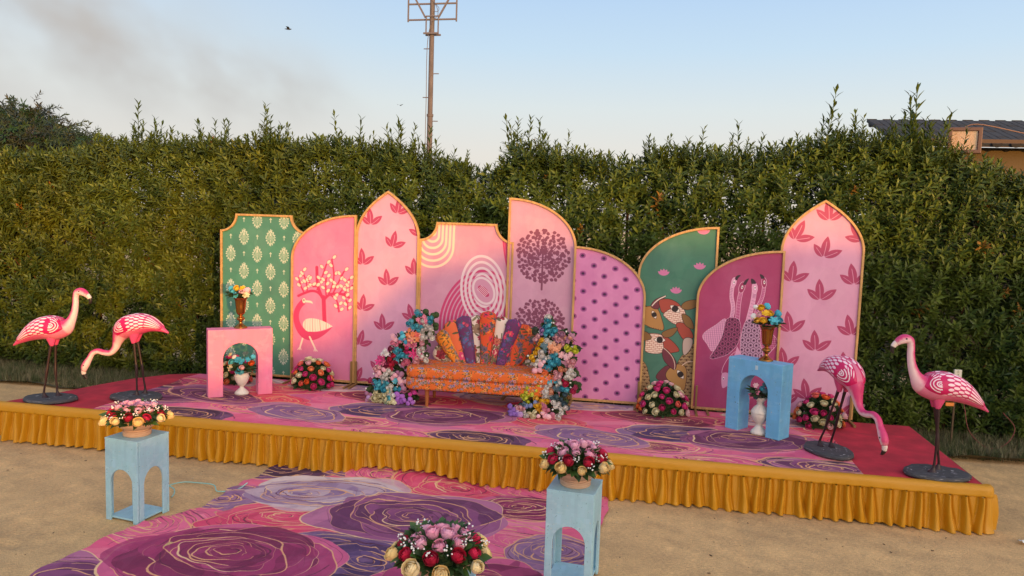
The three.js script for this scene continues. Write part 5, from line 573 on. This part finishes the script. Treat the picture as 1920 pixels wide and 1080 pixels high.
const topY = (x) => { let k = 0; while (k < topKeys.length - 2 && x > topKeys[k + 1][0]) k++; const [a, b] = [topKeys[k], topKeys[k + 1]]; return lerp(a[1], b[1], smooth(a[0], b[0], x)) + 0.05 * nz(x * 2.6, 8); };
const greens = (R, lightness, dry = 0) => { const q = R(), y = clamp(lightness * 0.7 + 0.5 * (R() - 0.35)); const b = q < 0.004 ? [0.24, 0.12, 0.02] : [lerp(0.022, 0.132, y), lerp(0.050, 0.172, y), lerp(0.013, 0.021, y)]; b[0] *= 1 + 0.28 * dry; b[2] *= 1 - 0.4 * dry; return b; };  // dry: yellow-brown shift that paints warm sun glow into already brownish leaves
{
  const t = thing('hedge', 'long tall leafy green hedge running behind the stage', 'hedge', [0, 0, 0]), R = rng(404), A = [[], [], []], B = [[], []];
  const front = (x, y) => -2.95 + 0.16 * fbm(x * 0.9, y * 1.1, 3, 3) + 0.10 * nz(x * 2.6, y * 2.9, 6) - 0.16 * smooth(1.0, 0.0, y) - 0.22 * smooth(topY(x) - 0.7, topY(x) + 0.1, y);
  for (let i = 0; i < 26000; i++) { const x = lerp(hedgeX0, hedgeX1, R()), layer = R(), top = topY(x), y = 0.05 + (top - 0.05) * R(), dz = layer < 0.46 ? -0.12 * R() : layer < 0.72 ? -0.15 - 0.35 * R() : layer < 0.86 || y > top - 0.45 ? -0.5 - 0.5 * R() : -1.0 - 0.4 * R(); const z = front(x, y) + dz; const cl = clamp(0.45 + 0.9 * fbm(x * 1.4, y * 1.6, 11, 2) + 0.1 * (y - 1.5)); A[i % 3].push([V(x, y, z), V((R() - 0.5) * 1.5, 0.45 + 0.9 * R(), dz > -0.5 ? 0.75 + 0.6 * R() : R() - 0.5), 0.7 + 0.65 * R(), greens(R, cl * (dz < -0.3 ? 0.4 : 1), smooth(-6.5, -8.5, x) * clamp(0.5 + 1.3 * fbm(x * 0.8, y * 0.8, 2, 2)))]); }  // patchy sun-glow tint put into the leaf colour towards the left end
  for (let i = 0; i < 2200; i++) { const x = lerp(hedgeX0, hedgeX1, R()), z = -3.05 - 0.8 * R(); A[i % 3].push([V(x, topY(x) - 0.12 * R() + 0.05 * R(), z), V((R() - 0.5) * 0.9, 1, (R() - 0.5) * 0.8), 0.8 + 0.4 * R(), greens(R, 0.6)]); }
  const clumps = []; for (let x = hedgeX0; x < hedgeX1; x += 0.3 + 0.5 * R()) clumps.push([x, (0.35 + 0.75 * R()) * (x > 0.9 ? 0.6 : 1)]);
  clumps.push([-8.2, 1.1], [-7.0, 1.1], [-6.3, 1.05], [-5.5, 0.8], [-4.62, 1.15], [-4.15, 1.0], [-2.42, 1.05], [-1.75, 1.0], [-0.82, 1.15], [-0.45, 0.9], [0.05, 1.15], [0.25, 1.25], [0.45, 1.2], [0.62, 0.9], [-10.2, 1.1], [-8.9, 1.0]);
  for (const [cx, k] of clumps) for (let i = 0; i < 8; i++) { const dx = (R() - 0.5) * 0.42, x = cx + dx, z = -3.1 - 0.35 * R(), cut = Math.abs(x + 5.05) < 0.32 ? 0.35 : 1; B[i % 2].push([V(x, topY(x) - 0.2 + 0.1 * (R() - 0.5), z), V(dx * 0.8 + (R() - 0.5) * 0.25, 1, (R() - 0.5) * 0.3), (1.28 - 2.6 * Math.abs(dx)) * (0.85 + 0.3 * R()) * k * cut, greens(R, 0.45)]); }
  for (const [cx, k] of clumps) if (Math.abs(cx + 5.05) > 0.35) for (let i = 0; i < 16; i++) { const e = R(), a = R() * 6.28, r = 0.26 * (1 - e) * Math.sqrt(R()), x = cx + Math.cos(a) * r; A[i % 3].push([V(x, topY(cx) - 0.12 + 0.36 * k * e, -3.2 + Math.sin(a) * r), V(Math.cos(a) * 0.7, 1, Math.sin(a) * 0.7), (0.95 - 0.4 * e) * (0.7 + 0.4 * R()), greens(R, 0.5)]); }
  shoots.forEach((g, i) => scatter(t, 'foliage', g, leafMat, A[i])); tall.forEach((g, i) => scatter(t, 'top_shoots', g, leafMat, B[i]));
  const st = []; for (let x = hedgeX0 + 0.1; x < hedgeX1; x += 0.22 + 0.16 * R()) { const z = -3.45 + 0.3 * (R() - 0.5), h = topY(x) * (0.72 + 0.22 * R()); st.push(tube([[x, 0, z], [x + 0.1 * (R() - 0.5), h * 0.4, z + 0.1], [x + 0.3 * (R() - 0.5), h, z + 0.3 * R()]], 0.013 + 0.012 * R(), 8, 5)); for (let k = 0; k < 3; k++) { const y = h * (0.2 + 0.6 * R()), d = R() - 0.5; st.push(tube([[x, y, z + 0.06], [x + d * 0.3, y + 0.14, z + 0.28], [x + d * 0.5, y + 0.36, z + 0.5]], 0.006, 5, 4)); } }
  mesh('stems', merged(st), std(0x6b3f26, 0.85), t);
}
{ // dry grass strips between sand and hedge
  const R = rng(12), tuftG = (() => { const l = [], Q = rng(3); for (let i = 0; i < 9; i++) { const a = Q() * 6.28, b = 0.3 + 0.7 * Q(), h = 0.06 + 0.07 * Q(); l.push(patch(1, 2, (u, v) => { const w = 0.0035 * (1 - v * 0.9) * (u - 0.5) * 2; return [Math.cos(a) * b * 0.06 * v * v + w * Math.sin(a), h * v, Math.sin(a) * b * 0.06 * v * v - w * Math.cos(a)]; }).translate((Q() - 0.5) * 0.07, 0, (Q() - 0.5) * 0.07)); } return merged(l); })(), it = [];
  for (let i = 0; i < 16000; i++) { const x = R() < 0.55 ? lerp(-16, -6.6, R()) : lerp(0.0, 6, R()), z = lerp(-3.9, -2.02, R()); if (z > -2.25 + 0.22 * nz(x * 1.6, 2)) continue; const g = R(), y = clamp(0.5 + fbm(x * 1.3, z * 1.3, 6, 3) * 1.3); it.push([V(x, sandY(x, z) - 0.004, z), V((R() - 0.5) * 0.5, 1, (R() - 0.5) * 0.5), 0.6 + 0.7 * R(), g < 0.3 + 0.3 * y ? [0.20, 0.17, 0.09] : [0.075, 0.095, 0.03]]); }
  const soil = (x0, x1) => grid(60, 20, (u, v) => { const x = lerp(x0, x1, u), z = lerp(-4.1, -2.12 + 0.12 * nz(x * 1.6, 2), v); return [x, sandY(x, z) + 0.006, z]; }, (u, v, q) => [q[0], q[2]]);
  const m = std(0xffffff, 0.98, { map: tex(pix(256, 256, (u, v, i, j) => { const k = 1 + 0.35 * nz(u * 9, v * 9) + 0.25 * nz(i * 0.5, j * 0.5, 2); return [92 * k, 82 * k, 50 * k]; }), { rep: [1, 1] }), side: THREE.DoubleSide });
  struct('soil_strip', merged([soil(-16, -6.2), soil(0.02, 6)]), m, 'bare brown soil under the grass along the hedge');
  const g = scatter(scene, 'grass', tuftG, std(0xffffff, 0.8, { side: THREE.DoubleSide }), it); tag(g, 'dry grass growing along the foot of the hedge', 'grass', null, 'stuff');
}

// ---------------------------------------------------------------- beyond the hedge: mast, trees, house
{
  const t = thing('lattice_mast', 'rusty red antenna pole with step pegs and an empty bracket frame, behind the hedge', 'antenna mast', [-7.56, 0.38, -9]), rust = std(0xffffff, 0.75, { map: tex(pix(128, 256, (u, v) => { const k = 1 + 0.3 * fbm(u * 6, v * 14, 2, 4); return [104 * k, 94 * k, 95 * k]; })) }), grey = std(0x6d6468, 0.6);
  const bar = (a, b, w) => { const A = V(...a), B = V(...b), L = A.distanceTo(B), g = rbox(w, L, w, 0.004); g.applyQuaternion(new THREE.Quaternion().setFromUnitVectors(Y, B.clone().sub(A).normalize())); return g.translate((A.x + B.x) / 2, (A.y + B.y) / 2, (A.z + B.z) / 2); };
  mesh('pole', moved(new THREE.CylinderGeometry(0.058, 0.062, 4.58, 16), 0, 1.91, 0), rust, t); mesh('upper_pole', moved(new THREE.CylinderGeometry(0.05, 0.053, 3.9, 16), 0, 6.1, 0), rust, t); mesh('collar', moved(new THREE.CylinderGeometry(0.07, 0.07, 0.05, 16), 0, 4.2, 0), rust, t);
  for (const [y, q] of [[3.6, -1], [4.08, 1], [4.57, -1], [5.06, 1], [5.57, -1]]) mesh('step_peg', bar([0, y, 0], [q * 0.17, y, 0], 0.018), grey, t);
  const X = 0.52; const fr = []; for (const y of [6.16, 6.48]) fr.push(bar([-X, y, 0.0], [X, y + 0.01, 0.0], 0.032)); for (const q of [-1, 1]) fr.push(bar([q * X, 6.12, 0], [q * X, 7.3, 0], 0.03), bar([q * 0.14, 6.2, 0.02], [q * 0.46, 6.75, 0.02], 0.035)); mesh('bracket_frame', merged(fr), grey, t);
  mesh('lower_cage', merged([bar([-0.16, 5.87, 0.08], [0.17, 5.87, 0.08], 0.035), bar([-0.16, 5.87, -0.08], [0.17, 5.87, -0.08], 0.035), bar([-0.11, 5.87, 0.06], [-0.11, 6.22, 0.06], 0.025), bar([0.15, 5.87, 0.06], [0.15, 6.22, 0.06], 0.025), bar([-0.12, 6.22, 0.06], [0.16, 6.22, 0.06], 0.025)]), grey, t);
  mesh('cable', tube([[-0.08, 2.6, 0.05], [-0.075, 4.4, 0.06], [-0.06, 5.8, 0.06], [0.02, 6.1, 0.07], [0.14, 6.25, 0.06], [0.1, 6.42, 0.05], [-0.05, 6.6, 0.05]], 0.007, 60, 5), grey, t); mesh('cable', tube([[0.05, 6.32, 0.06], [0.14, 6.3, 0.1], [0.17, 6.36, 0.1], [0.05, 6.5, 0.05]], 0.006, 30, 5), grey, t);
}
function tree(label, x, z, h, r, seed, droop, col) {
  const t = thing('tree', label, 'tree', [x, 0, z]), R = rng(seed), it = [], wood = [];
  wood.push(loft([[0, 0, 0.16, 0.16], [0.08, h * 0.25, 0.12, 0.12], [-0.05, h * 0.45, 0.10, 0.10], [0.05, h * 0.75, 0.04, 0.04]], 16, 9)); const tips = [];
  for (let i = 0; i < 38; i++) { const a = R() * 6.28, e = 0.1 + 1.2 * R(), L = r * (0.75 + 0.3 * R()), y0 = h * (0.35 + 0.25 * R()), tip = V(Math.cos(a) * Math.cos(e) * L, y0 + Math.sin(e) * L * 0.95, Math.sin(a) * Math.cos(e) * L); tips.push(tip); wood.push(tube([[0, y0, 0], [tip.x * 0.5, lerp(y0, tip.y, 0.6) + 0.1, tip.z * 0.5], tip.toArray()], 0.022, 8, 5)); }
  mesh('trunk', merged(wood), std(0x4d3b2c, 0.9), t);
  for (const p of tips) for (let k = 0; k < 170; k++) { const d = V(R() - 0.5, R() - 0.5, R() - 0.5).normalize().multiplyScalar(r * 0.40 * Math.cbrt(R())); const q = p.clone().add(d); it.push([q, V(d.x * 2 + (R() - 0.5), 0.7 - droop * R() * 2, d.z * 2 + (R() - 0.5)), 1.1 + 0.7 * R(), col.map((c) => c * (0.7 + 0.7 * R()))]); }
  scatter(t, 'crown', shoots[seed % 3], leafMat, it); return t;
}
tree('dense round tree rising behind the far end of the hedge', -20.1, -12, 4.6, 2.15, 91, 0.8, [0.035, 0.052, 0.028]);
tree('crown of a tree just showing over the hedge between the round tree and the mast', -13.4, -12, 4.75, 1.0, 92, 0.1, [0.05, 0.07, 0.03]);
{
  const t = thing('house', 'low tan house with a dark ribbed tile roof, half hidden behind the hedge', 'house', [4.35, 0.42, -8.6]), plaster = std(0xffffff, 0.9, { map: tex(pix(256, 256, (u, v) => { const k = 1 + 0.14 * fbm(u * 5, v * 5, 4, 4); return [102 * k, 84 * k, 60 * k]; })) });
  mesh('wall', moved(rbox(6.0, 3.9, 3.0, 0.01), 0.15, 1.53, -0.1), plaster, t); mesh('eave_board', moved(rbox(6.5, 0.12, 0.05, 0.006), 0, 3.52, 1.72), std(0x5b4636, 0.8), t);
  const rf = mesh('roof', (() => { const g = rbox(6.6, 0.05, 2.1, 0.01); g.rotateX(0.30); return g.translate(0, 3.80, 0.75); })(), std(0x2a2d33, 0.85), t); const tileG = (() => { const g = new THREE.CylinderGeometry(0.075, 0.085, 0.62, 10, 1, false, -Math.PI / 2, Math.PI); g.rotateX(Math.PI / 2); g.scale(1, 0.85, 1); return g; })(); const tm = [std(0x2c2827, 0.85), std(0x37302d, 0.85), std(0x252326, 0.85)];
  for (let i = 0; i < 24; i++) for (let j = 0; j < 4; j++) { const m = mesh('roof_tile', tileG, tm[(i * 7 + j * 3) % 3], rf); m.rotation.x = 0.30; m.position.set(-3.2 + i * 0.278, 3.83 + (1.5 - j) * 0.155, 0.75 - (1.5 - j) * 0.50); }
  const capG = new THREE.CylinderGeometry(0.085, 0.10, 0.2, 10, 1, false, -Math.PI / 2, Math.PI); capG.rotateX(Math.PI / 2); capG.rotateY(Math.PI / 2); for (let i = 0; i < 18; i++) { const m = mesh('ridge_tile', capG, tm[i % 3], rf); m.position.set(-3.15 + i * 0.375, 4.09, -0.22); }
  mesh('window', moved(rbox(0.9, 1.0, 0.04, 0.01), -0.4, 2.3, 1.42), std(0x3a3434, 0.4), t);
}
{
  const t = thing('floodlight', 'square floodlight with a brown frame, standing out of the hedge top before the house', 'floodlight', [0.85, 3.61, -3.5], -10 * D), br = std(0x5f4640, 0.5, { metalness: 0.2 });
  const sh = new THREE.Shape(); sh.moveTo(-0.175, -0.15); sh.lineTo(0.175, -0.15); sh.lineTo(0.175, 0.15); sh.lineTo(-0.175, 0.15); sh.closePath(); const ho = new THREE.Path(); ho.moveTo(-0.145, -0.12); ho.lineTo(-0.145, 0.12); ho.lineTo(0.145, 0.12); ho.lineTo(0.145, -0.12); ho.closePath(); sh.holes.push(ho);
  mesh('frame', moved(new THREE.ExtrudeGeometry(sh, { depth: 0.05, bevelEnabled: true, bevelSize: 0.008, bevelThickness: 0.008, bevelSegments: 2 }), 0, 0, 0), br, t); mesh('reflector', moved(rbox(0.29, 0.24, 0.01, 0.003), 0, 0, 0.012), std(0xcaa988, 0.4), t); mesh('glass', moved(rbox(0.288, 0.238, 0.004, 0.001), 0, 0, 0.035), new THREE.MeshPhysicalMaterial({ color: 0xf3e6d4, roughness: 0.12, transmission: 0.8, thickness: 0 }), t);
  mesh('housing', moved(rbox(0.26, 0.2, 0.08, 0.02), 0, 0, -0.055), br, t); mesh('post', moved(new THREE.CylinderGeometry(0.02, 0.02, 3.45, 10), 0, -1.88, -0.06), br, t);
  const w = mesh('overhead_cable', tube([[0.86, 3.78, -3.53], [0.94, 3.81, -3.5], [1.5, 3.70, -3.45], [3.4, 3.3, -3.5]], 0.007, 40, 5), std(0x8a6a5a, 0.7)); tag(w, 'thin cable running from the floodlight along the house eave', 'cable');
}
// ---------------------------------------------------------------- small things
{
  const t = thing('socket_box', 'small white socket box hung on the hedge behind the upright flamingo', 'socket box', [0.72, HS + 0.46, -2.74], 6 * D); mesh('plate', moved(rbox(0.085, 0.125, 0.03, 0.006), 0, 0, 0), std(0xd9d3c4, 0.5), t); for (const [x, y] of [[-0.016, -0.02], [0.016, -0.02], [0, 0.005]]) mesh('socket_hole', moved(new THREE.CylinderGeometry(0.005, 0.005, 0.004, 10), x, y, 0.016, Math.PI / 2), M.metal, t); mesh('switch_rocker', moved(rbox(0.02, 0.03, 0.008, 0.002), 0.0, 0.038, 0.016), std(0xbfb8a8, 0.5), t); mesh('post', moved(rbox(0.02, 0.85, 0.02, 0.003), 0, -0.47, -0.02), std(0x5a4630, 0.8), t);
  const w = mesh('dangling_wire', tube([[0.74, HS + 0.4, -2.72], [0.80, HS + 0.1, -2.68], [0.86, HS - 0.18, -2.62], [1.06, HS - 0.34, -2.6], [1.25, HS - 0.28, -2.62], [1.34, HS - 0.1, -2.66], [1.22, HS + 0.06, -2.7]], 0.005, 60, 5), std(0x7a3b34, 0.6)); tag(w, 'reddish wire looping down the hedge from the socket box', 'wire');
  const r = mesh('teal_string', tube([[-6.32, 0.05, 0.66], [-6.36, 0.02, 0.74], [-6.5, 0.018, 0.84], [-6.6, 0.03, 0.74], [-6.78, 0.02, 0.7], [-6.92, 0.02, 0.72], [-6.98, 0.02, 0.82], [-6.9, 0.016, 0.88], [-6.83, 0.016, 0.98], [-6.8, 0.016, 1.06]], 0.0055, 80, 6), std(0x8fc0b4, 0.8)); tag(r, 'loose pale teal string lying on the sand at the runner edge', 'string');
  const k = mesh('paper_scrap', moved(grid(8, 5, (u, v) => [(u - 0.5) * 0.2, 0.03 * nz(u * 3, v * 3) + 0.02, (v - 0.5) * 0.06]), 0.28, sandY(0.28, 0.16) + 0.012, 0.16, 0, 0.4), std(0xd8d8d4, 0.8, { side: THREE.DoubleSide })); tag(k, 'white paper scrap lying on the sand by the stage corner', 'paper scrap');
  const R = rng(21), it = []; const chip = merged([moved(rbox(0.022, 0.005, 0.007, 0.001), 0, 0.003, 0)]); for (let i = 0; i < 420; i++) { const x = lerp(-9, 1.5, R()), z = lerp(0.15, 5, R() * R() + 0.02); if (x > -6.75 && x < -3.1) continue; it.push([V(x, sandY(x, z) + 0.001, z), V((R() - 0.5) * 0.3, 1, (R() - 0.5) * 0.3), 0.3 + 0.9 * R() * R(), R() < 0.8 ? [0.07, 0.05, 0.03] : [0.5, 0.42, 0.3]]); }
  tag(scatter(scene, 'litter', chip, std(0xffffff, 0.9), it), 'tiny twigs and scraps scattered over the sand', 'litter', null, 'stuff');
  const bird = (label, p, s, turn) => { const b = thing('bird', label, 'bird', p, turn); const m = std(0x2a2a2e, 0.8); mesh('body', loft([[-0.5, 0, 0.01, 0.01], [-0.2, 0.01, 0.07, 0.07], [0.1, 0.02, 0.09, 0.09], [0.3, 0.05, 0.06, 0.06], [0.42, 0.05, 0.01, 0.01]].map((q) => q.map((v) => v * s)), 12, 8), m, b); for (const q of [-1, 1]) mesh('wing', grid(6, 3, (u, v) => [(0.15 - 0.35 * v - 0.25 * u * u) * s, (0.04 + 0.35 * u - 0.2 * u * u) * s, q * u * 0.75 * s], null), std(0x2a2a2e, 0.8, { side: THREE.DoubleSide }), b); };
  bird('small dark bird gliding high over the tree end of the hedge', [-18.26, 10.06, -24], 0.32, 0.5); bird('tiny dark bird flying low beside the antenna pole', [-13.95, 7.23, -26], 0.2, 1.4);
}
// ---------------------------------------------------------------- the trees behind the photographer, over which the low sun comes
{
  const prof = [[-30, 3.0], [13.6, 3.15], [15.2, 3.4], [16.2, 3.65], [16.8, 4.1], [17.5, 4.6], [18.6, 4.9], [19.6, 4.98], [22, 5.05], [26, 4.95], [44, 5.1], [90, 5.2]];
  const t = thing('far_hedge', 'tall hedge across the grounds, outside the picture', 'hedge', [0, 0, 30]); const ty = (x) => { let k = 0; while (k < prof.length - 2 && x > prof[k + 1][0]) k++; return lerp(prof[k][1], prof[k + 1][1], smooth(prof[k][0], prof[k + 1][0], x)) + 0.10 * nz(x * 1.1, 3) + 0.07 * nz(x * 4, 5); };
  const ring = [[-0.9, 0], [-0.95, 0.5], [-0.8, 0.85], [-0.4, 0.98], [0, 1], [0.4, 0.98], [0.8, 0.85], [0.95, 0.5], [0.9, 0]];
  mesh('foliage', grid(600, 8, (u, v) => { const x = lerp(-30, 90, u), q = ring[Math.round(v * 8)]; return [x, q[1] * ty(x), q[0] + 0.12 * nz(x * 2, q[1] * 4, q[0])]; }), std(0x2b3a18, 0.9, { side: THREE.DoubleSide }), t).userData.kind = 'stuff';
}

const renderer = new THREE.WebGLRenderer({ antialias: true });
renderer.setSize(1024, 576); renderer.shadowMap.enabled = true; renderer.shadowMap.type = THREE.PCFSoftShadowMap;
renderer.toneMapping = THREE.LinearToneMapping; renderer.toneMappingExposure = EXPOSURE;
renderer.render(scene, camera);
